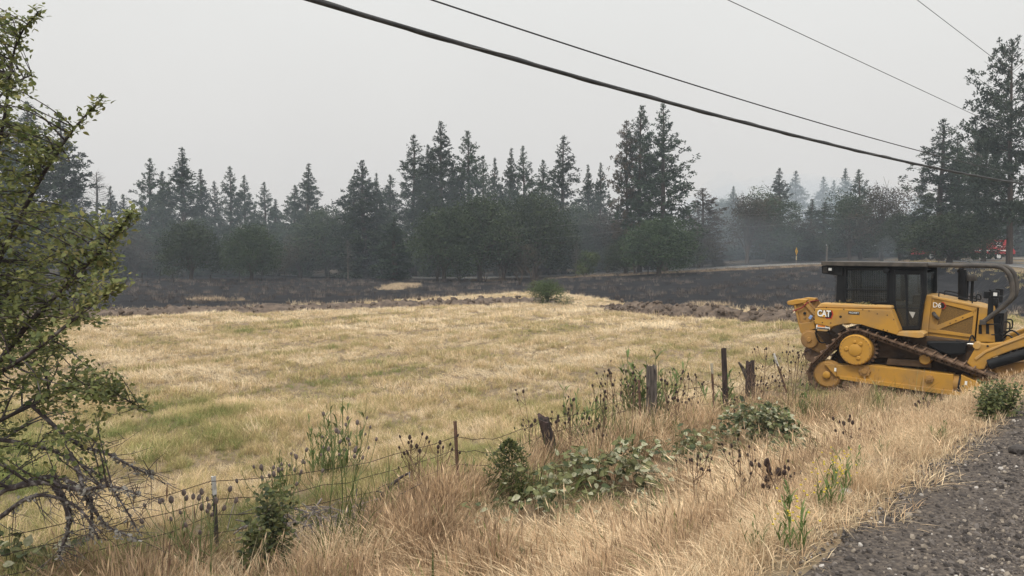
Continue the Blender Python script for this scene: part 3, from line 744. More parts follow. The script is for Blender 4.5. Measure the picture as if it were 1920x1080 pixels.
for s in (-1, 1):
    yp = s * (hy - 0.028)
    hd = empty('hood_door'); hd.parent = hood
    part('perforated_panel', lambda b: b.prism(KK([(1020, 405), (1232, 452), (1220, 595), (1000, 568)], -hy), yp, yp + s * 0.012), perf, hd)
    for pts in ([(982, 368), (1052, 384), (1008, 540), (1002, 570), (956, 562)], [(982, 370), (1248, 428), (1240, 462), (1046, 414), (990, 402)], [(1226, 455), (1248, 428), (1230, 612), (1212, 608)],
                [(956, 556), (1230, 598), (1228, 614), (954, 580)], [(1222, 455), (1226, 482), (1012, 568), (1000, 560), (1006, 540)]):
        part('door_frame', lambda b: b.prism(KK(pts, -hy), yp + s * 0.005, yp + s * 0.034), yellow, hd, 0.005)
    for bx_, by_ in ((1120, 512), (1160, 494), (1258, 452), (1300, 470), (1085, 527)):
        c_ = K(bx_, by_, -hy); part('bolt_head', lambda b: b.tube([(c_[0], yp + s * 0.03, c_[1]), (c_[0], yp + s * 0.044, c_[1])], 0.013, 8), mud, hd)
    c_ = K(1000, 488, -hy)
    part('turbo_pipe', lambda b: b.tube(bez([(c_[0] - 0.05, yp + s * 0.04, c_[1] + 0.08), (c_[0], yp + s * 0.10, c_[1] + 0.02), (c_[0] + 0.05, yp + s * 0.06, c_[1] - 0.04)]), 0.04, 10), dgrey, hd, 0, 50)
    for k, cx in enumerate((1262, 1306)):
        q = KK([(cx - 8, 536), (cx + 10, 538), (cx + 12, 592), (cx - 8, 590)], -0.62)
        part('vent_slot', lambda b: b.prism(q, s * 0.59, s * 0.61), blackt, hood)
    # hand rails
    q = [(K(a, c2, -hy)[0], s * 0.46, K(a, c2, -hy)[1]) for a, c2 in ((1015, 380), (1015, 352), (1030, 346), (1120, 366), (1225, 398), (1240, 388), (1232, 370), (1215, 372), (1214, 410))]
    part('hand_rail', lambda b: b.tube(bez(q, 5), 0.013, 8), blackp, hood, 0, 50)
    q = [(K(a, c2, -0.66)[0], s * 0.66, K(a, c2, -0.66)[1]) for a, c2 in ((1262, 532), (1330, 534), (1378, 534), (1388, 545), (1388, 580), (1376, 594), (1330, 596))]
    part('grab_bar', lambda b: b.tube(bez(q, 5), 0.014, 8), blackp, hood, 0, 50)
    q = [(K(a, c2, -0.45)[0], s * 0.40, K(a, c2, -0.45)[1]) for a, c2 in ((1396, 520), (1430, 522), (1440, 535), (1438, 570), (1428, 578), (1400, 576))]
    part('grab_bar', lambda b: b.tube(bez(q, 5), 0.014, 8), blackp, hood, 0, 50)
    # lamp post on the nose
    a, c2 = K(1326, 500, -0.6), K(1326, 372, -0.6)
    lp = part('lamp_post', lambda b: b.box(((a[0] + c2[0]) / 2, s * 0.6, (a[1] + c2[1]) / 2), (0.05, 0.04, abs(a[1] - c2[1]) / 2)), blackp, dozer, 0.01)
    for cx, cy, w_ in ((1304, 358, 0.055), (1352, 354, 0.075), (1356, 400, 0.05)):
        q = K(cx, cy, -0.6)
        lb = part('work_lamp', lambda b: b.box((q[0], s * 0.6, q[1]), (w_, 0.06, 0.075)), blackp, lp, 0.012)
        part('lamp_lens', lambda b: b.box((q[0] + 0.01, s * 0.665, q[1]), (w_ * 0.45, 0.006, 0.035)), lens if cx == 1352 else blackp, lb)
# exhaust stack and pre-cleaner
e0, e1, e2 = K(1158, 395, 0.05), K(1158, 230, 0.05), K(1150, 205, 0.05)
part('exhaust_stack', lambda b: b.tube(bez([(e0[0], 0.05, e0[1]), (e1[0], 0.05, e1[1]), (e1[0] - 0.015, 0.05, e1[1] + 0.06), (e1[0] - 0.06, 0.05, e1[1] + 0.10)], 5), 0.085, 16), blackp, dozer, 0, 50)
q = K(1203, 258, 0.1)
pc = part('pre_cleaner', lambda b: b.lathe([(0.05, -0.07), (0.13, -0.06), (0.14, 0.02), (0.12, 0.07), (0.0, 0.075)], (q[0], 0.15, q[1]), 'Z', 18), dgrey, dozer, 0, 40)
for dx_ in (-0.05, 0.05):
    part('intake_pipe', lambda b: b.tube([(q[0] + dx_, 0.15, q[1] - 0.06), (q[0] + dx_, 0.15, K(1200, 400, 0.1)[1])], 0.03, 10), blackp, pc, 0, 50)

# lift cylinder, push arms, tilt cylinder, blade
for s in (-1, 1):
    yl = s * 0.78
    part('hydraulic_cylinder', lambda b: b.prism(KK([(945, 632), (1180, 634), (1186, 650), (1180, 708), (1080, 714), (1010, 690), (950, 655)], -0.78), yl - 0.09, yl + 0.09), blackp, dozer, 0.03)
    a, c2 = K(1180, 650, -0.78), K(1240, 655, -0.78)
    part('piston_rod', lambda b: b.tube([(a[0], yl, a[1]), (c2[0], yl, c2[1])], 0.028, 10), chrome, dozer, 0, 50)
    c_ = K(1248, 656, -0.85)
    pa = part('push_arm', lambda b: b.prism(KK([(1185, 762), (1232, 680), (1236, 642), (1300, 650), (1400, 640), (1470, 612), (1560, 575), (1760, 520), (1790, 560), (1620, 640), (1450, 690), (1330, 735), (1300, 780), (1290, 800), (1230, 805)], -0.95), s * 0.80, s * 1.0), yellow, dozer, 0.02)
    part('arm_rib', lambda b: b.prism(KK([(1230, 735), (1290, 690), (1400, 648), (1560, 590), (1562, 600), (1400, 660), (1300, 702), (1240, 748)], -0.98), s * 0.99, s * 1.025), ytop, pa, 0.008)
    part('pivot_boss', lambda b: b.tube([(c_[0], s * 0.74, c_[1]), (c_[0], s * 1.03, c_[1])], 0.07, 18), ytop, pa, 0, 40)
    c3 = K(1310, 662, -0.95); part('pivot_hole', lambda b: b.tube([(c3[0], s * 0.99, c3[1]), (c3[0], s * 1.012, c3[1])], 0.022, 10), blackt, pa)
    a, c2 = K(1312, 775, -1.1), K(1640, 680, -1.1)
    tc_ = part('tilt_cylinder', lambda b: b.tube([(a[0], s * 1.08, a[1]), (c2[0], s * 1.08, c2[1])], 0.105, 20), blackp, dozer, 0.02, 50)
    part('trunnion', lambda b: b.prism(KK([(1350, 800), (1470, 760), (1560, 750), (1560, 800), (1440, 840), (1380, 850)], -0.9), s * 0.72, s * 1.0), ydirt, dozer, 0.02)
bxl = K(1700, 640, -0.9)[0]
def blade(b):
    n_ = 14
    prof = []
    for k in range(n_ + 1):
        t = k / n_; z = 0.02 + 1.25 * t; x = bxl + 0.12 - 0.42 * math.sin(math.pi * (0.12 + 0.78 * t)) * 1.0 + 0.25
        prof.append((x, z))
    b.prism(prof + [(x - 0.045, z) for x, z in prof[::-1]], -1.62, 1.62)
bl = part('blade', blade, ydirt, dozer, 0.006)
part('cutting_edge', lambda b: b.prism([(bxl + 0.21, 0.0), (bxl + 0.30, 0.02), (bxl + 0.25, 0.17), (bxl + 0.2, 0.17)], -1.66, 1.66), dgrey, bl, 0.004)
for s in (-1, 1):
    part('blade_stiffener', lambda b: b.prism([(bxl - 0.35, 0.25), (bxl - 0.05, 0.15), (bxl - 0.1, 1.1), (bxl - 0.3, 0.9)], s * 1.3, s * 1.35), ydirt, bl, 0.006)
part('counter_frame', lambda b: b.prism(KK([(1440, 585), (1530, 555), (1640, 540), (1640, 580), (1520, 600), (1450, 612)], 0.9), 0.8, 1.0), yellow, dozer, 0.01)

# winch and fairlead frame at the back
w1 = K(246, 626, -0.55)
winch = part('winch_housing', lambda b: b.prism(KK([(196, 585), (230, 566), (300, 572), (372, 628), (390, 690), (300, 705), (270, 690), (215, 665), (196, 640)], -0.5), -0.5, 0.5), ydirt, dozer, 0.05)
part('winch_end_cap', lambda b: b.lathe([(0.0, -0.06), (0.05, -0.06), (0.06, -0.03), (0.19, -0.02), (0.21, 0.0), (0.21, 0.05)], (w1[0], -0.53, w1[1]), 'Y', 26), ydirt, winch, 0, 40)
part('winch_drum', lambda b: b.lathe([(0.22, -0.35), (0.12, -0.34), (0.12, 0.34), (0.22, 0.35)], (K(290, 720, 0)[0], 0, K(290, 700, 0)[1]), 'Y', 20), rust, winch, 0, 40)
for s in (-1, 1):
    fr = part('fairlead_plate', lambda b: b.prism(KK([(150, 418), (205, 396), (238, 392), (282, 440), (262, 470), (275, 560), (250, 575), (196, 588), (182, 540)], -0.42), s * 0.42, s * 0.38), ydirt, winch, 0.008)
    part('fairlead_rib', lambda b: b.prism(KK([(158, 420), (168, 418), (206, 578), (196, 582)], -0.42), s * 0.42, s * 0.46), yellow, fr, 0.004)
    part('fairlead_brace', lambda b: b.prism(KK([(200, 395), (222, 392), (284, 462), (280, 485)], -0.42), s * 0.42, s * 0.47), yellow, fr, 0.006)
    part('lug', lambda b: b.prism(KK([(114, 402), (122, 394), (180, 382), (240, 386), (230, 404), (150, 420), (122, 418)], -0.42), s * 0.48, s * 0.30), yellow, fr, 0.02)
    for cy, rr in ((468, 0.035), (492, 0.03)):
        c_ = K(220, cy, -0.42); part('bushing', lambda b: b.tube([(c_[0], s * 0.38, c_[1]), (c_[0], s * 0.45, c_[1])], rr, 14), blackt if cy == 468 else yellow, fr, 0, 50)
part('cross_roller', lambda b: b.tube([(K(215, 440, 0)[0], -0.4, K(215, 440, 0)[1]), (K(215, 440, 0)[0], 0.4, K(215, 440, 0)[1])], 0.07, 16), rust, winch, 0, 50)
part('cross_beam', lambda b: b.prism(KK([(182, 530), (275, 515), (282, 560), (200, 590)], -0.45), -0.47, 0.47), yellow, winch, 0.015)
q = [(K(a, c2, -0.5)[0], y, K(a, c2, -0.5)[1]) for a, c2, y in ((148, 456, -0.5), (175, 445, -0.48), (205, 432, -0.48), (232, 405, -0.45), (240, 400, -0.1), (240, 402, 0.4))]
part('tie_strap', lambda b: b.tube(bez(q, 5), 0.014, 6), mat('red_strap', (0.25, 0.03, 0.03), 0.8), winch, 0, 50, label='dark red strap tied round the winch frame')
c_ = K(254, 492, -0.5); part('rag', lambda b: b.box((c_[0], -0.5, c_[1]), (0.035, 0.02, 0.05), Matrix.Rotation(0.5, 3, 'Y')), bluep, winch, 0.01)
part('lower_link', lambda b: b.prism(KK([(270, 560), (340, 540), (420, 600), (440, 660), (380, 700)], -0.62), -0.62, 0.62), mud, dozer, 0.03)

# hydraulic hoses
for pts in ([(1240, 640, -0.66), (1215, 600, -0.72), (1190, 640, -0.80), (1120, 632, -0.84)], [(1400, 600, -0.55), (1450, 570, -0.7), (1500, 610, -0.85), (1480, 690, -0.98)], [(1395, 625, -0.5), (1430, 600, -0.72), (1470, 640, -0.9), (1440, 715, -1.0)],
            [(300, 545, -0.6), (285, 590, -0.66), (310, 640, -0.62), (360, 640, -0.6)], [(270, 500, -0.5), (300, 520, -0.62), (330, 560, -0.66), (370, 590, -0.7)], [(1365, 470, -0.5), (1385, 500, -0.56), (1378, 560, -0.58), (1395, 610, -0.55)]):
    q = [(K(a, c2, y)[0], y, K(a, c2, y)[1]) for a, c2, y in pts]
    part('hose', lambda b: b.tube(bez(q, 6), 0.017, 7), blackp, dozer, 0, 50)
# lettering and emblems, cut as thin plates
def text_mesh(txt, size, m, ext=0.004, width=1.0, bold=0.0):
    cu = bpy.data.curves.new('lettering', 'FONT'); cu.body = txt; cu.size = size; cu.extrude = ext; cu.offset = bold; cu.align_x = 'CENTER'; cu.align_y = 'CENTER'
    ob = bpy.data.objects.new('lettering', cu); COL.objects.link(ob)
    dg = bpy.context.evaluated_depsgraph_get(); me = bpy.data.meshes.new_from_object(ob.evaluated_get(dg)); bpy.data.objects.remove(ob)
    me.transform(Matrix.Diagonal((width, 1, 1, 1))); me.materials.clear(); me.materials.append(m); return me
face = Matrix.Rotation(R(90), 4, 'X')
def plate_(name, pts, y, m, parent, th=0.004): return part(name, lambda b: b.prism(pts, y, y - th), m, parent)
fend = [o for o in dozer.children if o.name.startswith('fender')][0]
yb = -1.21
ctr = K3(418, 236, yb)
emb = plate_('emblem', [K3(a, c2, yb) for a, c2 in ((425, 270), (475, 205), (492, 205), (505, 240), (488, 282), (440, 284))], yb - 0.001, redp, fend)
plate_('emblem_ground', [K3(a, c2, yb) for a, c2 in ((432, 272), (470, 200), (484, 210), (494, 240), (480, 275), (446, 277))], yb - 0.004, blackt, emb)
put('lettering', text_mesh('CAT', 0.20, blackt, 0.003, 0.74, 0.016), emb, matrix=Matrix.Translation((ctr[0] + 0.004, yb - 0.010, ctr[1] - 0.004)) @ face)
put('lettering', text_mesh('CAT', 0.20, whitep, 0.003, 0.74, 0.007), emb, matrix=Matrix.Translation((ctr[0], yb - 0.016, ctr[1])) @ face)
plate_('emblem_triangle', [(ctr[0] - 0.04, ctr[1] - 0.072), (ctr[0] + 0.04, ctr[1] - 0.072), (ctr[0], ctr[1] - 0.022)], yb - 0.020, mat('yellow_print', (0.7, 0.36, 0.03), 0.6), emb)
bc = K3(693, 230, yb)
bdg = plate_('model_badge', [(bc[0] - 0.118, bc[1] - 0.035), (bc[0] + 0.118, bc[1] - 0.035), (bc[0] + 0.118, bc[1] + 0.035), (bc[0] - 0.118, bc[1] + 0.035)], yb - 0.001, blackt, fend)
put('lettering', text_mesh('PRO42FT', 0.058, whitep, 0.001, 0.9), bdg, matrix=Matrix.Translation((bc[0], yb - 0.007, bc[1])) @ face)
tb_ = K3(408, 360, -1.18)
dec = plate_('tool_box_decal', [(tb_[0] - 0.15, tb_[1] - 0.05), (tb_[0] + 0.15, tb_[1] - 0.05), (tb_[0] + 0.15, tb_[1] + 0.05), (tb_[0] - 0.15, tb_[1] + 0.05)], -1.181, whitep, fend)
plate_('decal_band', [(tb_[0] - 0.12, tb_[1] + 0.0), (tb_[0] + 0.05, tb_[1] + 0.0), (tb_[0] + 0.05, tb_[1] + 0.045), (tb_[0] - 0.12, tb_[1] + 0.045)], -1.186, orangep, dec)
plate_('decal_band', [(tb_[0] - 0.14, tb_[1] - 0.04), (tb_[0] + 0.14, tb_[1] - 0.045), (tb_[0] + 0.14, tb_[1] - 0.02), (tb_[0] - 0.14, tb_[1] - 0.018)], -1.187, blackt, dec)
plate_('decal_band', [(tb_[0] + 0.07, tb_[1] + 0.02), (tb_[0] + 0.14, tb_[1] + 0.02), (tb_[0] + 0.14, tb_[1] + 0.045), (tb_[0] + 0.07, tb_[1] + 0.045)], -1.188, blackt, dec)
yh = -hy - 0.012
dc = K(1014, 421, -hy)
d6 = plate_('number_badge', KK([(1036, 441), (1049, 443), (1062, 425), (1049, 402), (1036, 401)], -hy), yh - 0.001, redp, hood)
plate_('badge_ground', KK([(1032, 438), (1046, 439), (1056, 424), (1046, 406), (1032, 405)], -hy), yh - 0.005, blackt, d6)
put('lettering', text_mesh('D6', 0.16, whitep, 0.003, 0.85, 0.0), d6, matrix=Matrix.Translation((dc[0] - 0.022, yh - 0.014, dc[1])) @ face)
# leaves and twigs caught on the fender
lm = mat('caught_leaves', (0.09, 0.11, 0.04), 0.8, (0.2, 0.15, 0.08), 9, 3)
b = MB(); rg = random.Random(3)
for k in range(160):
    cx = rg.choice((470, 560, 600, 410, 520, 575)) + rg.gauss(0, 22)
    x, z = K(cx, 412, -1.0); q = Vector((x, rg.uniform(-1.1, -0.84), z - 0.05 + abs(rg.gauss(0, 0.045))))
    a, c2 = Vector((rg.gauss(0, 1), rg.gauss(0, 1), rg.gauss(0, 1))).normalized() * 0.035, Vector((rg.gauss(0, 1), rg.gauss(0, 1), rg.gauss(0, 1))).normalized() * 0.02
    b.add([q - a, q + c2, q + a, q - c2], [(0, 1, 2, 3)])
tag(b.build('leaf_litter', lm), 'dry leaves and twigs caught on the bulldozer fender behind the cab window', 'leaf litter', kind='stuff').matrix_world = dozer.matrix_world.copy()
print('DOZER', D0, 'blade near end', [960 + FPX * w[0] / w[1] for w in [D0 + DX * bxl - DY * 1.62]])

# ------------------------------------------------------------------ fire engine on the cross road
eng_red = mat('engine_red', (0.42, 0.022, 0.03), 0.4, (0.34, 0.03, 0.035), 3, 4, spec=0.5)
tyre = mat('tyre_rubber', (0.02, 0.02, 0.021), 0.9)
rim_m = mat('polished_rim', (0.75, 0.75, 0.74), 0.3, metal=0.6)
TX0, TX1, TY = 54.6, 67.6, 100.0
tz = float(T(61, 101)) + 0.10
trk = empty('fire_engine', (TX0, TY, tz), 'red fire engine with white stripe parked behind the round tree on the road', 'fire engine')
Lk = TX1 - TX0
def tp(name, fn, m, parent=trk, bevel=0.03, sm=None): return part(name, fn, m, parent, bevel, sm)
tp('chassis', lambda b: b.box((Lk / 2, 1.2, 0.75), (Lk / 2 - 0.3, 0.45, 0.14)), blackp)
cabf = tp('cab', lambda b: b.prism([(0.05, 0.75), (0.0, 1.3), (0.15, 1.6), (0.95, 1.75), (1.4, 2.65), (3.3, 2.7), (3.3, 0.75)], 0.0, 2.4), eng_red)
tp('window_pane', lambda b: b.prism([(1.2, 1.75), (1.5, 2.45), (2.2, 2.45), (2.2, 1.75)], -0.012, 0.002), blackp, cabf, 0)
tp('window_pane', lambda b: b.prism([(2.35, 1.75), (2.35, 2.45), (3.1, 2.45), (3.1, 1.75)], -0.012, 0.002), blackp, cabf, 0)
tp('light_bar', lambda b: b.box((1.9, 1.2, 2.76), (0.15, 0.9, 0.07)), redp, cabf)
tp('tank_body', lambda b: b.prism([(3.45, 0.95), (3.45, 1.95), (9.2, 1.95), (9.2, 0.95)], 0.02, 2.38), eng_red)
rb = tp('rear_body', lambda b: b.prism([(9.25, 1.0), (9.25, 2.62), (9.4, 2.72), (11.75, 2.72), (12.25, 2.35), (12.45, 1.55), (12.75, 1.2), (12.75, 0.8), (9.25, 0.8)], 0.0, 2.4), eng_red)
tp('white_stripe', lambda b: b.box((7.9, -0.012, 1.28), (4.35, 0.01, 0.075)), whitep, rb, 0)
tp('pin_stripe', lambda b: b.box((10.9, -0.012, 1.78), (1.45, 0.01, 0.03)), whitep, rb, 0)
tp('bumper', lambda b: b.box((12.7, 1.2, 0.72), (0.12, 1.2, 0.12)), dgrey, rb)
tp('dark_panel', lambda b: b.box((10.4, -0.012, 2.25), (0.62, 0.008, 0.19)), blackt, rb, 0)
put('lettering', text_mesh('A C', 0.36, whitep, 0.004, 1.1, 0.008), rb, matrix=Matrix.Translation((10.45, -0.03, 2.28)) @ face)
tp('white_stripe', lambda b: b.box((10.5, -0.012, 1.98), (0.4, 0.01, 0.05)), whitep, rb, 0)
for wx in (1.5, 8.7, 10.55):
    for wy, sgn in ((0.14, -1), (2.26, 1)):
        w = tp('wheel', lambda b: b.lathe([(0.2, -0.14), (0.46, -0.14), (0.50, -0.09), (0.50, 0.09), (0.46, 0.14), (0.2, 0.14)], (wx, wy, 0.50), 'Y', 24), tyre, trk, 0, 40)
        tp('rim', lambda b: b.lathe([(0.0, -0.06), (0.10, -0.07), (0.14, -0.02), (0.27, -0.03), (0.30, 0.0), (0.30, 0.03), (0.0, 0.03)], (wx, wy + sgn * 0.13, 0.50), 'Y', 20), rim_m, w, 0, 40)
# ------------------------------------------------------------------ road sign and marker post
g = ground(1493, 499)
sg_ = at(1493, 497, 96.8); sg_[2] = float(T(sg_[0], sg_[1]))
sgn = empty('road_sign', tuple(sg_), 'yellow diamond curve warning sign with plaque on a thin post beside road', 'road sign', rz=R(52))
steel = mat('galvanised_post', (0.35, 0.30, 0.26), 0.6)
part('post', lambda b: b.box((0, 0.03, 1.1), (0.03, 0.02, 1.1)), steel, sgn)
dm = part('diamond_plate', lambda b: b.prism([(0, 1.35), (0.53, 1.88), (0, 2.41), (-0.53, 1.88)], -0.012, 0.0), mat('sign_yellow', (0.75, 0.42, 0.03), 0.5), sgn)
part('arrow_symbol', lambda b: [b.prism([(-0.12, 1.62), (-0.02, 1.62), (-0.02, 1.85), (0.16, 2.0), (0.16, 2.06), (0.24, 2.06), (0.11, 2.22), (-0.02, 2.06), (0.06, 2.06), (0.06, 2.04), (-0.12, 1.9)], -0.018, -0.013)], blackt, dm)
pq = part('speed_plaque', lambda b: b.prism([(-0.23, 0.75), (0.23, 0.75), (0.23, 1.28), (-0.23, 1.28)], -0.012, 0.0), mat('plaque_cream', (0.55, 0.48, 0.3), 0.6), sgn)
mk = at(1549, 495, 97.2); mk[2] = float(T(mk[0], mk[1]))
mp_ = empty('marker_post', tuple(mk), 'slim grey timber post with pale cap standing beyond the cab roof', 'post')
part('post', lambda b: b.tube([(0, 0, 0), (0.02, 0, 2.55)], [0.07, 0.055], 10), mat('grey_timber', (0.07, 0.065, 0.065), 0.9, (0.16, 0.15, 0.145), 8, 4), mp_, 0, 40)
part('cap', lambda b: b.lathe([(0.055, 0), (0.06, 0.05), (0.0, 0.07)], (0.02, 0, 2.54), 'Z', 10), whitep, mp_, 0, 40)
part('guy_strip', lambda b: b.box((0.11, 0, 1.2), (0.014, 0.014, 1.2)), steel, mp_)

# ------------------------------------------------------------------ trees
bark = mat('pine_bark', (0.045, 0.034, 0.028), 0.95, (0.09, 0.065, 0.05), 2, 5, stretch=(3, 3, 0.6))
bark_pale = mat('pale_dead_wood', (0.07, 0.063, 0.056), 0.9, (0.15, 0.135, 0.12), 3, 4)
ndl = mat('pine_needles', (0.022, 0.040, 0.024), 0.85, (0.05, 0.072, 0.038), 0.5, 3, obj_var=0.25)
ndl_b = mat('scorched_needles', (0.06, 0.05, 0.03), 0.9, (0.10, 0.075, 0.045), 0.5, 3, obj_var=0.2)
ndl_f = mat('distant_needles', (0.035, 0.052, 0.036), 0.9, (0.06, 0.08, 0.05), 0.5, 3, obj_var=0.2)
oakl = mat('oak_leaves', (0.015, 0.028, 0.012), 0.8, (0.045, 0.066, 0.024), 0.55, 3, obj_var=0.4)
oakb = mat('scorched_oak_leaves', (0.034, 0.034, 0.020), 0.85, (0.085, 0.065, 0.038), 0.5, 3, obj_var=0.35)
grnl = mat('bright_bush_leaves', (0.045, 0.07, 0.024), 0.8, (0.10, 0.125, 0.045), 0.9, 3)
def spray(V, Fc, p, d, n, ln, wd, rg, droop=0.0, spread=1.0):
    """n pointed needle sprays from p round direction d"""
    for _ in range(n):
        q = d + rg.normal(0, 0.75 * spread, 3); q[2] += 0.35 - droop
        q /= np.linalg.norm(q) + 1e-9
        s = np.cross(q, rg.normal(0, 1, 3)); s /= np.linalg.norm(s) + 1e-9
        L = ln * rg.uniform(0.6, 1.25); w = wd * rg.uniform(0.6, 1.2)
        b0 = p + rg.normal(0, ln * 0.22, 3); k = len(V)
        V += [b0, b0 + q * L * 0.55 + s * w, b0 + q * L, b0 + q * L * 0.5 - s * w]; Fc.append((k, k + 1, k + 2, k + 3))
def make_conifer(name, seed, H=24.0, rad=3.2, base=0.18, power=0.85, gap=0.0, leaf=True, m=None, density=1.0, ragged=0.35, lean=0.0, cap=0.55):
    rg = np.random.default_rng(seed); V, Fc = [], []; w = MB()
    n_ = 9; bend = rg.normal(0, 0.12, (n_ + 1, 2)).cumsum(0) * 0.5; bend[0] = 0
    tp_ = [(bend[k, 0], bend[k, 1], H * k / n_ * 0.985) for k in range(n_ + 1)]
    w.tube(tp_, [0.34 * (1 - k / n_) ** 0.8 * H / 24 + 0.03 for k in range(n_ + 1)], 7)
    z = H * base
    side = rg.uniform(0, 6.28)
    while z < H * 0.985:
        t = (z / H - base) / (1 - base)
        prof = min((1 - t) ** power, cap) * (0.75 + 0.25 * min(1, t * 5 + 0.2)) / cap
        nb = 3 + int(rg.random() * 3) if t < 0.9 else 3
        for k in range(nb):
            if rg.random() < gap * (1 - t * 0.5): continue
            az = rg.uniform(0, 6.28)
            L = max(0.10, rad * prof * rg.uniform(1 - ragged, 1 + ragged * 0.6))
            el = -0.22 + 0.95 * t + rg.normal(0, 0.10)
            d = np.array([math.cos(az) * math.cos(el), math.sin(az) * math.cos(el), math.sin(el)])
            tx, ty = np.interp(z, [q[2] for q in tp_], [q[0] for q in tp_]), np.interp(z, [q[2] for q in tp_], [q[1] for q in tp_])
            p0 = np.array([tx, ty, z]); up = np.array([0, 0, 0.16 * L])
            w.tube([p0, p0 + d * L * 0.6 + up * 0.2, p0 + d * L + up], [0.045 * (0.4 + 0.6 * (1 - t)), 0.028, 0.012], 3, cap=False)
            if not leaf:
                for _ in range(3):
                    f = rg.uniform(0.3, 0.95); q = p0 + d * L * f; e_ = q + (d + rg.normal(0, 0.7, 3)) * 0.45
                    w.tube([q, e_], [0.014, 0.006], 3, cap=False)
                continue
            nc = max(1, int((0.9 + L * 1.75) * density + rg.random()))
            for c in range(nc):
                f = 1 - rg.random() ** 1.6 * 0.75
                q = p0 + d * L * f + up * f * f + rg.normal(0, (0.10 + 0.06 * L * f) * (1.1 - 0.7 * t), 3) * np.array([1, 1, 1.1])
                for _ in range(4 if t < 0.8 else 2): spray(V, Fc, q + rg.normal(0, 0.17 * (1.1 - 0.75 * t), 3), d * 0.5, 4, 0.46 * (1.1 - 0.65 * t), 0.10 * (1.1 - 0.5 * t), rg)
        z += rg.uniform(0.30, 0.62) * (1.15 - 0.55 * t)
    if leaf: spray(V, Fc, np.array([tp_[-1][0], tp_[-1][1], H * 0.97]), np.array([0, 0, 1.6]), 8, 0.5, 0.05, rg, spread=0.35)
    cm = None
    if leaf:
        me = bpy.data.meshes.new(name + '_crown'); me.from_pydata([tuple(v) for v in V], [], Fc); me.materials.append(m or ndl); cm = me
    return cm, w.mesh(name + '_trunk', bark if leaf else bark_pale), H, rad
def make_broad(name, seed, H=10.0, rad=5.0, zlo=0.26, dome=False, lobes=9, m=None, leafs=0.30, clumps=1150, base=0.05, per=11):
    rg = np.random.default_rng(seed); V, Fc = [], []; w = MB()
    ctr = []
    for k in range(lobes):
        if dome:
            zz = (k + 0.5) / lobes; az = k * 2.4; rr = rad * 0.56 * math.sqrt(max(0, 1 - zz ** 2.2))
            ctr.append((rr * math.cos(az), rr * math.sin(az), H * (0.24 + 0.54 * zz), rad * rg.uniform(0.34, 0.44), H * rg.uniform(0.15, 0.2))); continue
        az = 6.28 * k / lobes + rg.normal(0, 0.4); rr = rad * rg.uniform(0.25, 0.62) * (0 if k == 0 else 1)
        zc = H * (0.70 if k == 0 else rg.uniform(zlo, 0.74)); ctr.append((rr * math.cos(az), rr * math.sin(az), zc, rad * rg.uniform(0.36, 0.55), H * rg.uniform(0.17, 0.27)))
    t0 = [(0, 0, -0.1), (rg.normal(0, 0.1), rg.normal(0, 0.1), H * 0.14), (rg.normal(0, 0.2), rg.normal(0, 0.2), H * 0.3)]
    w.tube(t0, [0.06 * rad, 0.048 * rad, 0.035 * rad], 8)
    for c in ctr:
        mid = (c[0] * 0.45, c[1] * 0.45, H * 0.3 + (c[2] - H * 0.3) * 0.6)
        w.tube([t0[1], mid, (c[0], c[1], c[2])], [0.03 * rad, 0.02 * rad, 0.006 * rad], 5, cap=False)
        for _ in range(5):
            e_ = np.array(c[:3]) + rg.normal(0, 0.55, 3) * np.array([c[3], c[3], c[4]])
            w.tube([mid, (np.array(mid) + e_) / 2 + rg.normal(0, 0.1, 3), e_], [0.012 * rad, 0.007 * rad, 0.003 * rad], 4, cap=False)
    for _ in range(clumps):
        c = ctr[int(rg.integers(0, lobes))]
        d = rg.normal(0, 1, 3); d /= np.linalg.norm(d); r = rg.uniform(0.55, 1.06)
        p = np.array([c[0] + d[0] * c[3] * r, c[1] + d[1] * c[3] * r, c[2] + d[2] * c[4] * r])
        if p[2] < H * base: p[2] = H * base + rg.random() * H * 0.08
        cs = rad * rg.uniform(0.05, 0.10)
        for _ in range(per):
            q = p + rg.normal(0, cs, 3) * np.array([1, 1, 0.7])
            a = rg.normal(0, 1, 3); a /= np.linalg.norm(a); b_ = np.cross(a, rg.normal(0, 1, 3)); b_ /= np.linalg.norm(b_) + 1e-9
            L, w_ = leafs * rg.uniform(0.6, 1.2), leafs * rg.uniform(0.3, 0.55)
            k = len(V); V += [q - a * L * 0.5, q + b_ * w_ * 0.5, q + a * L * 0.5, q - b_ * w_ * 0.5]; Fc.append((k, k + 1, k + 2, k + 3))
    me = bpy.data.meshes.new(name + '_crown'); me.from_pydata([tuple(v) for v in V], [], Fc); me.materials.append(m or oakl)
    return me, w.mesh(name + '_trunk', bark), H, rad
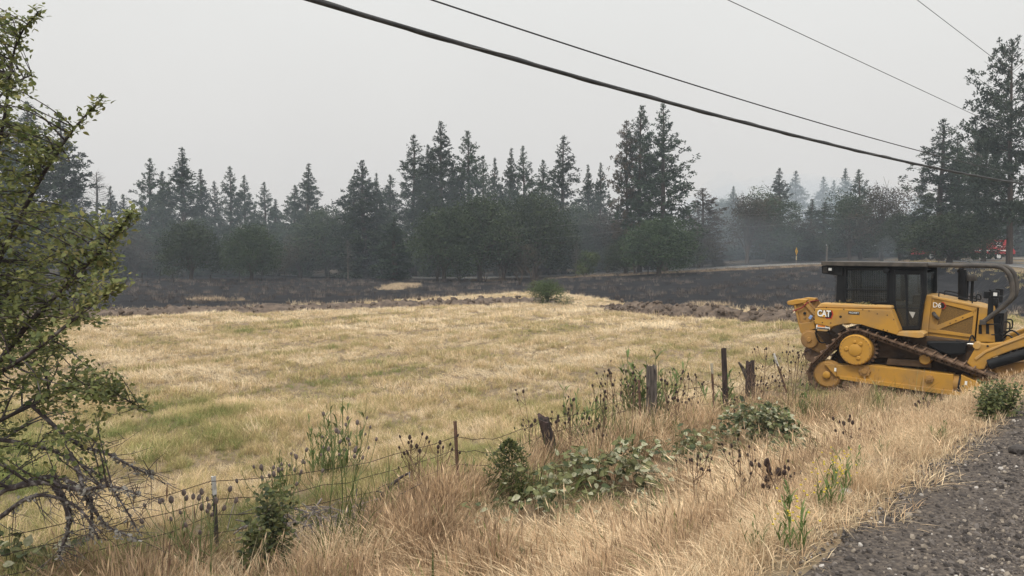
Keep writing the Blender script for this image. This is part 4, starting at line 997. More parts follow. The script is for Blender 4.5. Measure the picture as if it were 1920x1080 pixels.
KIND = {
    'full':   make_conifer('full_pine', 11, rad=3.5, base=0.03, power=1.0, density=1.15, ragged=0.30),
    'full2':  make_conifer('full_pine_b', 12, rad=3.4, base=0.04, power=1.12, density=1.1, ragged=0.42),
    'open':   make_conifer('open_pine', 13, rad=3.0, base=0.08, power=0.92, gap=0.15, density=1.0, ragged=0.5),
    'open2':  make_conifer('open_pine_b', 14, rad=2.8, base=0.10, power=0.85, gap=0.2, density=1.0, ragged=0.55),
    'narrow': make_conifer('narrow_pine', 15, rad=2.2, base=0.05, power=1.0, density=1.2, ragged=0.38),
    'tall':   make_conifer('tall_pine', 16, rad=2.9, base=0.08, power=0.78, gap=0.06, density=1.15, ragged=0.5, cap=0.5),
    'brown':  make_conifer('scorched_pine', 17, rad=2.8, base=0.12, power=0.75, gap=0.2, density=0.8, ragged=0.5, m=ndl_b, cap=0.5),
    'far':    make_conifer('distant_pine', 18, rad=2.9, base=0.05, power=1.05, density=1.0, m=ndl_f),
    'giant':  make_conifer('giant_pine', 31, rad=4.2, base=0.2, power=0.7, gap=0.10, density=1.2, ragged=0.6, cap=0.45),
    'snag':   make_conifer('dead_snag', 19, rad=2.6, base=0.2, power=0.7, leaf=False),
    'oak':    make_broad('round_oak', 21, lobes=16, dome=True, clumps=1400), 'oak2': make_broad('wide_oak', 22, rad=5.6, lobes=20, dome=True, clumps=1700), 'oak3': make_broad('tall_oak', 23, H=12, rad=4.6, lobes=10),
    'oakb':   make_broad('scorched_oak', 24, H=11, rad=4.4, lobes=8, m=oakb, clumps=850, per=9), 'oakb2': make_broad('thin_oak', 25, H=12, rad=4.8, lobes=11, m=oakb, clumps=800, per=8),
    'bush':   make_broad('green_bush', 26, H=2.0, rad=1.25, zlo=0.14, lobes=13, m=grnl, leafs=0.085, clumps=800, base=0.02, per=9),
    'shrub':  make_broad('roadside_bush', 27, H=3.0, rad=2.0, lobes=7, m=grnl, leafs=0.22, clumps=300, base=0.03),
}
def tree(name, kind, u, vt, d, hw, label, cat='tree', group=None, vb=None, tilt=0.0):
    """trunk at image column u, its top at row vt, at distance d; hw = half width of the crown in pixels"""
    cm, wm, H, rad = KIND[kind]
    top = at(u, vt, d); z0 = float(T(top[0], top[1])) if vb is None else float(at(u, vb, d)[2])
    h = top[2] - z0; sx = hw / FPX * d / rad * (1.3 if 'oak' in kind else {'snag': 1.3, 'giant': 1.12, 'tall': 1.02, 'brown': 1.1}.get(kind, 1.28))
    e = empty(name, (top[0], top[1], z0 - 0.05), label, cat, group, rz=U(0, 6.28))
    sc = (sx, sx, h / H)
    put('trunk', wm, e, scale=sc)
    if cm: put('crown', cm, e, scale=sc)
    return e
PG = 'pines along the far edge of the burned field'
PL = 'dark green pine in the forest belt behind the burned field, no mark of its own'
# ranked pines of the forest edge: column, top row, distance, half width, kind, label
PINES = [
 (42, 185, 100, 58, 'open', 'tall open pine showing behind the leaves of the hawthorn tree'),
 (110, 210, 102, 44, 'open2', 'open ragged pine beside the bare snag, above the hawthorn leaves'),
 (14, 235, 108, 40, 'full', None), (140, 318, 112, 24, 'narrow', None),
 (207, 348, 118, 19, 'narrow', None), (233, 362, 120, 20, 'far', None),
 (275, 295, 112, 29, 'open', None), (305, 320, 116, 24, 'narrow', None),
 (341, 272, 108, 44, 'full2', 'broad full pine rising behind the round dark oak, highest of its clump'), (378, 316, 118, 20, 'narrow', None), (401, 338, 122, 17, 'open2', None),
 (430, 310, 112, 23, 'open2', None), (459, 326, 112, 25, 'full', None), (497, 340, 118, 24, 'open', None), (518, 372, 122, 20, 'narrow', None),
 (548, 345, 114, 26, 'open', None), (576, 303, 110, 36, 'full2', 'pointed pine standing alone above a gap, next to rounded oak crowns'),
 (660, 328, 106, 28, 'open', None), (684, 298, 102, 46, 'full', 'dense dark green pine with thick crown right down to its skirt'), (707, 322, 106, 24, 'full2', None), (731, 326, 112, 25, 'narrow', None),
 (740, 405, 94, 26, 'narrow', 'small pine with bare lower trunk beside the tan gap in the trees'),
 (776, 250, 108, 32, 'open2', None), (800, 268, 106, 30, 'open', None), (822, 224, 104, 46, 'full', 'tallest full pine above the big twin crowned oak'), (850, 300, 112, 26, 'full2', None),
 (879, 243, 106, 36, 'tall', 'dark pine with uneven crown, right beside the tallest full pine'), (906, 290, 114, 20, 'open2', None), (928, 293, 118, 22, 'far', None),
 (957, 274, 112, 28, 'full2', None), (986, 272, 110, 26, 'open', None), (1020, 297, 116, 28, 'open', None),
 (1058, 252, 110, 32, 'open2', 'lone layered pine with flat spaced branches above the wide oaks'), (1104, 305, 114, 24, 'full2', None), (1124, 303, 116, 22, 'full', None),
 (1176, 225, 100, 30, 'brown', 'scorched thin pine of the tall trio'), (1201, 195, 100, 40, 'tall', 'very tall dark pine in the middle of the tall trio'), (1250, 190, 97, 42, 'open', 'very tall pine of the trio with clear shaggy side branches'),
 (1316, 352, 106, 34, 'brown', 'rusty brown scorched pine at the edge of the smoky gap'), (1376, 348, 150, 20, 'far', None),
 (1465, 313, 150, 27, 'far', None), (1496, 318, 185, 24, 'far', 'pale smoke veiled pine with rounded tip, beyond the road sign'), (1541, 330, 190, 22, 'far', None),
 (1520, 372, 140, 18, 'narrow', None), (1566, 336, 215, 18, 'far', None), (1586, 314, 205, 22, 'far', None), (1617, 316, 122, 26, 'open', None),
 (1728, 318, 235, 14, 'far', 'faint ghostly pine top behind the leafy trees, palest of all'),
 (1770, 220, 92, 42, 'open2', 'tall green pine crossed by the thick cable'), (1800, 250, 94, 26, 'narrow', 'slender pine close beside the tall green pine under the cables'), (1836, 246, 112, 26, 'brown', 'thin half bare pine between two larger pines'),
 (1852, 205, 84, 44, 'giant', 'bushy dark pine leaning against the giant roadside pine'), (1905, 72, 74, 62, 'giant', 'giant pine at the roadside right behind the fire engine'), (1712, 395, 104, 20, 'narrow', None),
]
NAMED = {14: 'full pine mostly hidden by the hawthorn leaves, beside the tall open pine', 140: 'low narrow pine between the open ragged pine and the bare snag', 207: 'short slim pine right next to the bare snag',
 233: 'short dusky pine after the bare snag, before the open clump', 275: 'open pine that starts the clump of the broad full pine', 305: 'narrow pine between the open pine and the broad full pine', 378: 'narrow pine touching the broad full pine',
 401: 'small sparse pine in the dip after the broad full pine', 430: 'airy pine above the gap between two round dark oaks', 459: 'dense pointed pine right over the second round dark oak', 497: 'open pine stepping down from the dense pointed one',
 518: 'lowest narrow pine in the dip before the pointed lone pine', 548: 'open pine on the shoulder of the pointed lone pine', 660: 'open pine pressed against the dense dark green pine', 707: 'shorter pine on the falling side of the dense dark green pine',
 731: 'narrow pine between the dense dark pine and the tall group', 776: 'airy pine that opens the tall group over the twin oaks', 800: 'open pine next to the tallest full pine', 850: 'shorter pine wedged between the tallest full pine and the uneven dark one',
 906: 'sparse short pine after the uneven dark pine', 928: 'dusky pine in the saddle over the twin oaks', 957: 'cone shaped pine, one of an even pair above the wide oaks', 986: 'open pine, other one of the even pair above the wide oaks',
 1020: 'lower open pine between the even pair and the lone layered pine', 1104: 'full pine of the low pair before the tall trio', 1124: 'dense pine of the low pair before the tall trio', 1376: 'smoke dimmed pine top just past the smoky gap',
 1465: 'greyed pine beside the tall airy oak, near the road sign', 1541: 'greyed slim pine in thick smoke, next to the rounded pale one', 1520: 'narrow dark pine low in front of the smoke veiled pines', 1566: 'faint small pine in the smoke, between two taller faint ones',
 1586: 'faint tall pine touching the grey green oak', 1617: 'open pine poking out of the grey green oak', 1712: 'small narrow pine between the low oak crown and the tall green pine'}
for u, vt, d, hw, kd, lab in PINES:
    lab = lab or NAMED.get(u)
    tree('scorched_pine' if kd == 'brown' else 'pine_tree', kd, u, vt, d, hw, lab or PL, 'pine tree', None if lab else PG)
tree('dead_pine', 'snag', 178, 320, 108, 28, 'bare dead pine snag with thin leafless branches', 'dead tree')
for u, vt in ((652, 448), (1080, 452)):
    tree('dead_snag', 'snag', u, vt, 96, 8, 'short pale dead trunk standing before dark foliage', 'dead tree', 'pale dead trunks against the forest')
OAKS = [
 (355, 403, 92, 52, 'oak', 'round dark oak under the broad full pine'), (470, 410, 92, 52, 'oak2', 'round dark oak between the small fence posts and a row of pines'),
 (612, 378, 104, 64, 'oak2', 'smooth domed oak beside the pointed lone pine'),
 (832, 376, 89, 60, 'oak', 'big dark oak, one of the twin crowns over low dead branches'), (900, 350, 90, 72, 'oak', 'higher of the twin dark oak crowns, over scorched undergrowth'), (945, 415, 92, 46, 'oakb', 'brownish oak leaning on the twin crowned oaks'),
 (1005, 345, 98, 70, 'oak2', 'wide dark oak below the lone layered pine'), (1078, 372, 106, 56, 'oak', 'second wide oak below the lone layered pine'), (1140, 386, 104, 50, 'oakb2', 'dull scorched oak beneath the tall trio of pines'),
 (1236, 398, 88, 66, 'oak2', 'round green oak with short trunk at the edge of the burned slope'), (1310, 392, 104, 44, 'oakb', 'rust tinged oak by the smoky gap'), 
 (1350, 356, 165, 40, 'oak3', 'pale oak crown lost in smoke behind the gap'), (1402, 352, 118, 48, 'oakb2', 'thin scorched oak left of the road sign, lit by smoke'), (1440, 345, 122, 52, 'oak3', 'tall airy oak behind the road sign'),
 (1596, 346, 118, 46, 'oak3', 'grey green oak over the cab roof, beside pale pines'), (1655, 332, 112, 58, 'oakb2', 'large airy oak with sky holes beyond the cab roof'), (1690, 390, 108, 40, 'oak', 'low oak crown between airy oak and tall green pine'),
 (1782, 390, 78, 78, 'oak2', 'round leafy tree hiding half of the fire engine'),
 (560, 430, 102, 40, 'oakb', 'low scorched oak below the pointed lone pine'), (1172, 440, 97, 36, 'oak', 'small dark oak behind the round green oak'), (1500, 405, 126, 40, 'oakb', 'low scorched oak behind the road sign post'), (250, 425, 104, 50, 'oakb', 'low scorched oak at the hawthorn edge'),
]
for u, vt, d, hw, kd, lab in OAKS: tree('oak_tree', kd, u, vt, d, hw, lab, 'oak tree')
tree('green_bush', 'shrub', 1098, 466, 96.5, 24, 'small bright green bush by the road below dark oaks', 'bush')
bp = ground(1030, 571); e = empty('field_bush', tuple(bp), 'round green bush alone at the edge of the mown field', 'bush')
put('stems', KIND['bush'][1], e, scale=(1.3, 1.3, 0.9)); put('crown', KIND['bush'][0], e, scale=(1.3, 1.3, 0.9))
# forest behind: one colour mass of many plain pines
rg = random.Random(5)
FG = 'deep forest pines behind the first row'
for k in range(56):
    u = -60 + k * 36.5 + rg.uniform(-10, 10); 
    if 1325 < u < 1365: continue
    far_ = u > 1330
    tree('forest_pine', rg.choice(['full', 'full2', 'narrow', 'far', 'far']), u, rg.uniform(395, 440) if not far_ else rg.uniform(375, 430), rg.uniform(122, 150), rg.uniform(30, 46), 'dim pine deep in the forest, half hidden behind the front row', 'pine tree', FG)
UB = 'scorched saplings under the forest edge'
for k in range(27):
    u = 150 + k * 46 + rg.uniform(-12, 12)
    if u > 1420 or 740 < u < 790: continue
    tree('scorched_sapling', rg.choice(['brown', 'oakb', 'narrow', 'oakb2', 'oak3']), u, rg.uniform(458, 492) - (8 if u > 1000 else 0), rg.uniform(107, 116), rg.uniform(20, 34), 'low scorched sapling in the dark undergrowth of the forest edge', 'sapling', UB)
# far fence stakes along the foot of the forest
stk = MB().tube([(0, 0, -0.1), (0.03, 0.02, 1.25)], [0.07, 0.06], 7).mesh('stake', mat('charred_wood', (0.02, 0.018, 0.017), 0.95, (0.06, 0.05, 0.045), 6, 4))
for u, v in ((238, 530), (268, 531), (299, 527), (326, 532), (395, 533), (448, 531), (490, 527), (535, 526), (565, 525), (618, 526), (769, 519), (1215, 518), (716, 524)):
    p = ground(u, v); o = put('fence_stake', stk, None, tuple(p), (U(-.12, .12), U(-.12, .12), U(0, 6)), (1, 1, U(0.8, 1.15)))
    tag(o, 'small charred fence stake at the foot of the forest', 'fence stake', 'charred stakes beyond the burned field')
# low dead branches on the burned slope
lb = MB(); 
for k in range(7): lb.tube([(0, 0, 0.0), (math.cos(k) * 0.3, math.sin(k) * 0.3, 0.5 + 0.1 * k), (math.cos(k) * 0.9, math.sin(k * 1.3) * 0.9, 0.8 + 0.17 * k)], [0.03, 0.02, 0.006], 4, cap=False)
lbm = lb.mesh('bare_branches', bark)
for u, v in ((1000, 540), (975, 535), (820, 528), (730, 520), (1190, 515), (940, 532), (910, 530), (860, 528)):
    p = ground(u, v); tag(put('bare_shrub', lbm, None, tuple(p), (0, 0, U(0, 6)), (1.2, 1.2, U(1.1, 1.9))), 'leafless burnt shrub on the dark ground below the oaks', 'shrub', 'burnt shrubs below the oaks')

# ------------------------------------------------------------------ overhead cables
cab_m = mat('cable_black', (0.022, 0.023, 0.025), 0.6, (0.05, 0.05, 0.052), 3, 3, stretch=(1, 1, 1))
wire_m = mat('bare_wire', (0.10, 0.10, 0.10), 0.6)
def cable(name, px, off, r, label, t0=-0.6, t1=1.6, strands=1, m=cab_m):
    A = np.array([-2.6 - off * 0.64, 10 + off * 0.77]); dv = np.array([21.8, 18.0]); ts, zs = [], []
    for u, v in px:
        rr = ray(u, v); k = rr[0] / rr[1]
        t = (k * A[1] - A[0]) / (dv[0] - k * dv[1]); y = A[1] + dv[1] * t
        ts.append(t); zs.append(CAMZ + rr[2] / rr[1] * y)
    c = np.polyfit(ts, zs, 2 if len(px) > 2 else 1); b = MB()
    if c.size == 3 and c[0] < 0: c = np.polyfit(ts, zs, 1)
    tt = np.linspace(t0, t1, 90 * (4 if strands > 1 else 1)); P = [(A[0] + dv[0] * t, A[1] + dv[1] * t, float(np.polyval(c, t))) for t in tt]
    o = b.tube(P, r, 8).build(name, m, None, 0, 60)
    tag(o, label, 'cable')
    if strands > 1:
        side = np.array([18.0, -21.8, 0]) / 28.3
        w = MB().tube([np.array(p) + (side * math.cos(i * 0.33) + np.array([0, 0, 1]) * math.sin(i * 0.33)) * r * 0.95 for i, p in enumerate(P)], r * 0.3, 5)
        w.build('lashing_wire', mat('lashing', (0.06, 0.06, 0.06), 0.5), o, 0, 60)
    return o
cable('thick_cable', [(590, 0), (900, 93), (1200, 178), (1500, 258), (1700, 302), (1920, 345)], 0, 0.037, 'thick lashed black cable bundle, lowest of the overhead lines', strands=2)
cable('thin_cable', [(820, 0), (1100, 98), (1300, 160), (1500, 220), (1730, 283), (1920, 330)], 0.5, 0.014, 'thinner black cable running just above the thick bundle')
cable('service_wire', [(1360, 0), (1600, 106), (1835, 220)], 0.6, 0.009, 'thin overhead wire above the two black cables', m=wire_m)
cable('service_wire', [(1720, 0), (1800, 61), (1885, 126)], -0.6, 0.008, 'highest thin wire ending at the giant roadside pine', m=wire_m)
pale_w = mat('pale_wire', (0.3, 0.3, 0.3), 0.5)
for k, dv_ in enumerate((0, 22)):
    b = MB(); b.tube([tuple(at(u, v - dv_, 94)) for u, v in ((760, 470), (967, 452), (1099, 441), (1197, 430), (1300, 427), (1430, 424), (1560, 413), (1650, 403), (1780, 388), (1990, 366))], 0.009, 4)
    tag(b.build('road_wire', pale_w), ('lower' if k == 0 else 'upper') + ' pale utility wire strung along the cross road before the trees', 'wire')

# ------------------------------------------------------------------ wire fence along the foot of the bank
post_steel = mat('brown_steel_post', (0.10, 0.06, 0.045), 0.7, (0.17, 0.10, 0.07), 9, 5)
post_dark = mat('dark_steel_post', (0.045, 0.042, 0.04), 0.7, (0.09, 0.08, 0.07), 9, 5)
tip_m = mat('white_tip', (0.72, 0.72, 0.72), 0.6, (0.5, 0.48, 0.45), 12, 4)
wood_char = mat('charred_post_wood', (0.02, 0.017, 0.016), 0.95, (0.075, 0.05, 0.045), 5, 6, bump=0.6, bscale=18, stretch=(4, 4, 0.7))
wood_grey = mat('weathered_post_wood', (0.035, 0.03, 0.028), 0.95, (0.14, 0.12, 0.108), 6, 6, bump=0.6, bscale=18, stretch=(4, 4, 0.6))
fence_w = mat('fence_wire', (0.045, 0.03, 0.024), 0.7)
fa = at(402, 1060, 7.9)
fence = empty('wire_fence', (fa[0], fa[1], float(T(fa[0], fa[1]))), 'old wire fence of steel and charred wooden posts along the weedy bank', 'fence')
FO = Vector(fence.location)
POSTS = [(398, 895, 403, 7.9, 'tee_dark', 'dark steel post with white painted tip'), (852, 790, 859, 9.9, 'tee', 'rusty brown steel post'), (1018, 778, 1046, 11.0, 'char', 'charred wooden post leaning over'),
         (1198, 712, 1200, 13.7, 'rod', 'thin rusty rod'), (1221, 684, 1221, 13.9, 'wood', 'thick weathered post with splintered top'), (1334, 682, 1339, 14.2, 'tee_pale', 'rusty steel post with faded tip'),
         (1357, 652, 1360, 14.6, 'thin', 'slim dark wooden post, tallest of the fence'), (1406, 675, 1404, 16.6, 'wood_char', 'stout charred stub with jagged top'), (1451, 664, 1474, 17.3, 'tee_white', 'leaning steel post with white tip')]
def rough_post(b, p0, p1, r, seed, n=12, rows=8, jag=0.1):
    rg = random.Random(seed); ax = Vector(p1) - Vector(p0); L = ax.length; a = ax.normalized(); s = a.orthogonal().normalized(); t = a.cross(s); vs = []
    rr = [r * rg.uniform(0.82, 1.12) for _ in range(n)]; top = [rg.uniform(-jag, jag * 0.3) for _ in range(n)]
    for i in range(rows + 1):
        for j in range(n):
            f = i / rows; an = 2 * math.pi * j / n
            q = Vector(p0) + a * (L * f + (top[j] if i == rows else 0)) + (s * math.cos(an) + t * math.sin(an)) * rr[j] * (1.08 - 0.14 * f) * rg.uniform(0.94, 1.06)
            vs.append(q)
    vs.append(Vector(p1) - a * jag * 0.8)
    fs = [(i * n + j, i * n + (j + 1) % n, (i + 1) * n + (j + 1) % n, (i + 1) * n + j) for i in range(rows) for j in range(n)] + [(rows * n + j, rows * n + (j + 1) % n, len(vs) - 1) for j in range(n)]
    b.add(vs, fs)
anchors = []
for ut, vt, ub, d, kind, lab in POSTS:
    top = Vector(at(ut, vt, d)); bx = at(ub, 900, d); base = Vector((bx[0], bx[1], float(T(bx[0], bx[1])) - 0.05)); tl, bl_ = top - FO, base - FO
    if kind.startswith('tee'):
        b = MB(); ax = (tl - bl_).normalized(); 
        rot = ax.to_track_quat('Z', 'Y').to_matrix() @ Matrix.Rotation(0.6, 3, 'Z'); mid = (tl + bl_) / 2; h = (tl - bl_).length / 2
        b.box(mid, (0.022, 0.004, h), rot).box(mid + rot @ Vector((0, 0.018, 0)), (0.004, 0.016, h), rot)
        for k in range(12): b.box(bl_.lerp(tl, 0.2 + k * 0.065) + rot @ Vector((0, -0.008, 0)), (0.006, 0.006, 0.007), rot)
        po = b.build('fence_post', post_dark if kind == 'tee_dark' else post_steel, fence, label=lab)
        if kind != 'tee':
            L = 0.19 if kind != 'tee_white' else 0.3
            c_ = tl - ax * (L - 0.004)
            MB().box(c_ + ax * L / 2, (0.0245, 0.0065, L / 2 + 0.004), rot).box(c_ + ax * L / 2 + rot @ Vector((0, 0.018, 0)), (0.0065, 0.0185, L / 2 + 0.004), rot).build('painted_tip', tip_m if kind != 'tee_pale' else mat('faded_tip', (0.4, 0.36, 0.28), 0.8), po)
    elif kind == 'rod':
        MB().tube([bl_, tl], 0.022, 6).build('fence_post', post_steel, fence, label=lab)
    else:
        r_ = {'char': 0.088, 'wood': 0.095, 'thin': 0.05, 'wood_char': 0.11}[kind]
        b = MB(); rough_post(b, bl_, tl, r_, len(anchors), jag=0.03 if kind == 'thin' else 0.12)
        po = b.build('fence_post', wood_grey if kind == 'wood' else wood_char, fence, 0, 50, label=lab)
        if kind == 'wood_char':
            MB().tube([bl_.lerp(tl, 0.55) + Vector((-0.06, 0, 0)), bl_.lerp(tl, 0.8) + Vector((-0.16, 0, 0)), tl + Vector((-0.25, 0, -0.05))], [0.05, 0.04, 0.02], 6).build('splinter', wood_grey, po)
    if kind != 'rod': anchors.append((bl_, tl))
first = anchors[0]; lft = [Vector(at(-60, 960, 6.6)) - FO, Vector(at(-60, 700, 6.6)) - FO]
for k, f in enumerate((0.80, 0.62, 0.44, 0.26)):
    pts = []; rg = random.Random(k)
    prev = Vector((first[0].x - 3.4, first[0].y - 2.6, first[0].z + 1.05 * f - 0.1))
    for bl_, tl in anchors:
        L = (tl - bl_).length; cur = bl_.lerp(tl, min(0.97, f * 1.05 / L)) + Vector((0, -0.04, 0))
        for j in range(10):
            t = j / 10; q = prev.lerp(cur, t); q.z -= (0.10 + 0.05 * rg.random()) * 4 * t * (1 - t) * (1 if k < 3 else 0.6); q += Vector((rg.gauss(0, .006), rg.gauss(0, .006), rg.gauss(0, .008))); pts.append(q)
        prev = cur
    pts.append(prev)
    b = MB().tube(pts, 0.0042, 5)
    for j in range(1, len(pts) - 1, 1):     # barbs
        if k in (0, 2): b.tube([pts[j] + Vector((0.014, 0, 0.016)), pts[j] - Vector((0.014, 0, 0.016))], 0.0025, 3)
    b.build('fence_strand', fence_w, fence)

# ------------------------------------------------------------------ leaves and wayside plants
def leaf_mesh(name, m, w=0.36, fold=0.16, curl=0.12):
    """ovate leaf along +X, unit long"""
    xs = [0, 0.12, 0.35, 0.6, 0.82, 1.0]; ws = [0.02, 0.62, 1.0, 0.85, 0.45, 0.0]; V = []; Fc = []
    for x, q in zip(xs, ws): V += [(x, -w * q, fold * q * 0.6 - curl * x * x), (x, 0, -curl * x * x), (x, w * q, fold * q * 0.6 - curl * x * x)]
    for i in range(len(xs) - 1):
        for j in (0, 1): a = i * 3 + j; Fc.append((a, a + 1, a + 4, a + 3))
    me = bpy.data.meshes.new(name); me.from_pydata(V, [], Fc); me.materials.append(m); me.polygons.foreach_set('use_smooth', [True] * len(Fc)); return me
haw_l = mat('hawthorn_leaf', (0.15, 0.18, 0.06), 0.6, (0.21, 0.22, 0.085), 1.3, 4, transl=0.38)
haw_y = mat('hawthorn_leaf_yellow', (0.25, 0.27, 0.09), 0.6, (0.26, 0.23, 0.09), 1.7, 4, transl=0.38)
haw_d = mat('hawthorn_leaf_dark', (0.085, 0.115, 0.042), 0.6, (0.13, 0.15, 0.06), 1.5, 4, transl=0.32)
brm_g = mat('bramble_leaf', (0.10, 0.112, 0.042), 0.7, (0.17, 0.175, 0.075), 3, 4, transl=0.2)
brm_p = mat('bramble_leaf_pale', (0.42, 0.41, 0.30), 0.8, (0.26, 0.27, 0.16), 3, 4, transl=0.2)
brm_d = mat('bramble_leaf_dark', (0.036, 0.05, 0.02), 0.6, (0.06, 0.078, 0.028), 3, 4, transl=0.15)
cane_m = mat('bramble_cane', (0.10, 0.12, 0.05), 0.8, (0.13, 0.09, 0.05), 4, 3)
dry_stem = mat('dry_stem', (0.12, 0.075, 0.05), 0.9, (0.2, 0.14, 0.09), 6, 3)
grn_stem = mat('green_stem', (0.13, 0.17, 0.06), 0.8, (0.2, 0.22, 0.1), 3, 3)
head_m = mat('teasel_head', (0.035, 0.024, 0.022), 0.95, (0.075, 0.05, 0.045), 30, 3)
headg_m = mat('teasel_head_grey', (0.13, 0.105, 0.095), 0.95, (0.2, 0.16, 0.15), 30, 3)
weed_g = mat('weed_green', (0.10, 0.155, 0.045), 0.75, (0.17, 0.21, 0.08), 4, 3, transl=0.25, obj_var=0.15)
twig_m = mat('lichen_branch', (0.05, 0.04, 0.042), 0.95, (0.19, 0.175, 0.17), 14, 6, bump=0.5, bscale=40, lo=0.5, hi=0.68)
LF = {k: leaf_mesh('leaf', m) for k, m in (('haw', haw_l), ('hawy', haw_y), ('hawd', haw_d), ('brg', brm_g), ('brp', brm_p), ('brd', brm_d))}
def leaf_matrix(p, d, up, s):
    x = Vector(d).normalized(); y = Vector(up).cross(x); y = y.normalized() if y.length > 1e-4 else x.orthogonal().normalized(); z = x.cross(y)
    return Matrix(((x.x * s, y.x * s, z.x * s, p[0]), (x.y * s, y.y * s, z.y * s, p[1]), (x.z * s, y.z * s, z.z * s, p[2]), (0, 0, 0, 1)))
def join_leaves(name, items, parent, kind=None):
    """items: (matrix, key) — all in one mesh"""
    keys = sorted(set(k for _, k in items)); V, Fc, mi = [], [], []; mats = []; nV = 0
    for ki, k in enumerate(keys):
        me = LF[k]; mats.append(me.materials[0]); co = np.array([v.co[:] for v in me.vertices]); fs = np.array([p.vertices[:] for p in me.polygons])
        for M, kk in items:
            if kk != k: continue
            A = np.array(M); base = nV; nV += len(co)
            V.append(co @ A[:3, :3].T + A[:3, 3]); Fc.append(fs + base); mi.append(np.full(len(fs), ki))
    o = np_obj(name, np.concatenate(V), np.concatenate(Fc), mats[0], parent, True)
    for m in mats[1:]: o.data.materials.append(m)
    o.data.polygons.foreach_set('material_index', np.concatenate(mi).astype(np.int32))
    if kind: o['kind'] = kind
    return o
# ------------------------------------------------------------------ hawthorn in the left foreground
def in_poly(x, y, P):
    c = False; j = len(P) - 1
    for i in range(len(P)):
        if (P[i][1] > y) != (P[j][1] > y) and x < (P[j][0] - P[i][0]) * (y - P[i][1]) / (P[j][1] - P[i][1]) + P[i][0]: c = not c
        j = i
    return c
rt = at(-230, 1000, 5.7); HR = Vector((rt[0], rt[1], float(T(rt[0], rt[1]))))
haw = empty('hawthorn_tree', tuple(HR), 'small leafed hawthorn tree with lichened lower branches in the near foreground', 'hawthorn tree')
def hp(u, v, d): return Vector(at(u, v, d)) - HR
LIMBS = [
 ([(-230, 1290, 5.7), (-225, 1050, 5.7), (-200, 820, 5.7), (-150, 560, 5.6), (-110, 280, 5.6), (-60, 60, 5.5), (-20, -120, 5.4)], 0.13, 0.02),
 ([(-150, 560, 5.6), (-60, 420, 5.5), (0, 260, 5.4), (28, 90, 5.3), (72, 22, 5.2)], 0.022, 0.004),
 ([(-200, 780, 5.7), (-60, 600, 5.5), (20, 440, 5.4), (85, 320, 5.3), (140, 240, 5.2), (192, 184, 5.2)], 0.03, 0.004),
 ([(-200, 860, 5.7), (-40, 720, 5.5), (60, 600, 5.3), (150, 510, 5.2), (215, 440, 5.1), (250, 396, 5.1)], 0.03, 0.004),
 ([(-190, 850, 5.7), (-60, 740, 5.2), (60, 660, 4.9), (150, 590, 4.8), (222, 536, 4.8)], 0.026, 0.004),
 ([(-200, 900, 5.7), (-60, 820, 5.6), (60, 760, 5.6), (160, 720, 5.5), (275, 770, 5.4)], 0.026, 0.004),
 ([(-210, 760, 5.7), (-80, 640, 6.1), (20, 560, 6.4), (100, 480, 6.6), (170, 430, 6.6)], 0.028, 0.006),
 ([(-160, 600, 5.6), (-80, 330, 5.9), (0, 180, 6.2), (60, 140, 6.3)], 0.022, 0.005),
 ([(-215, 1050, 5.7), (-60, 1010, 5.4), (0, 970, 5.3), (50, 935, 5.2), (95, 930, 5.2), (150, 955, 5.1), (185, 1010, 5.1)], 0.026, 0.006),
 ([(-220, 1010, 5.7), (-40, 945, 5.5), (20, 915, 5.4), (95, 893, 5.3), (155, 917, 5.2), (172, 940, 5.2), (168, 1005, 5.2)], 0.022, 0.008),
 ([(20, 915, 5.4), (80, 905, 5.2), (150, 918, 5.1), (210, 912, 5.0), (258, 927, 5.0)], 0.025, 0.004),
 ([(95, 893, 5.3), (125, 950, 5.2), (128, 990, 5.2), (110, 1042, 5.2)], 0.03, 0.008),
 ([(130, 850, 5.4), (150, 890, 5.3), (160, 930, 5.2), (200, 985, 5.2), (255, 1010, 5.1)], 0.022, 0.004),
 ([(60, 760, 5.6), (140, 830, 5.5), (200, 850, 5.4), (262, 882, 5.3), (285, 888, 5.3)], 0.018, 0.004),
 ([(-60, 820, 5.6), (40, 830, 5.6), (120, 855, 5.5), (200, 905, 5.4), (262, 1000, 5.3)], 0.02, 0.004),
]
HT = MB(); limb_pts = []
for pl, r0, r1 in LIMBS:
    P = bez([hp(*q) for q in pl], 6); n_ = len(P); HT.tube(P, [r0 + (r1 - r0) * (k / (n_ - 1)) ** 0.8 for k in range(n_)], 7)
    limb_pts += [(p, r0 + (r1 - r0) * k / n_) for k, p in enumerate(P) if k > 3]
SIL = [(-330, -160), (-80, -60), (0, 10), (30, 32), (15, 66), (-60, 80), (-60, 122), (15, 130), (62, 142), (62, 162), (0, 196), (-20, 215), (10, 238), (80, 238), (118, 262), (100, 300), (50, 350), (95, 385), (165, 395), (240, 400), (248, 432), (215, 460), (205, 492), (225, 520), (210, 560), (165, 580), (205, 590), (190, 625), (150, 655), (200, 690), (240, 740), (262, 790), (170, 800), (140, 850), (60, 850), (-60, 900), (-330, 900)]
rgh = random.Random(17); items = []; big = []
tips = [p for p in range(0)]
LPA = np.array([(*p, r) for p, r in limb_pts])
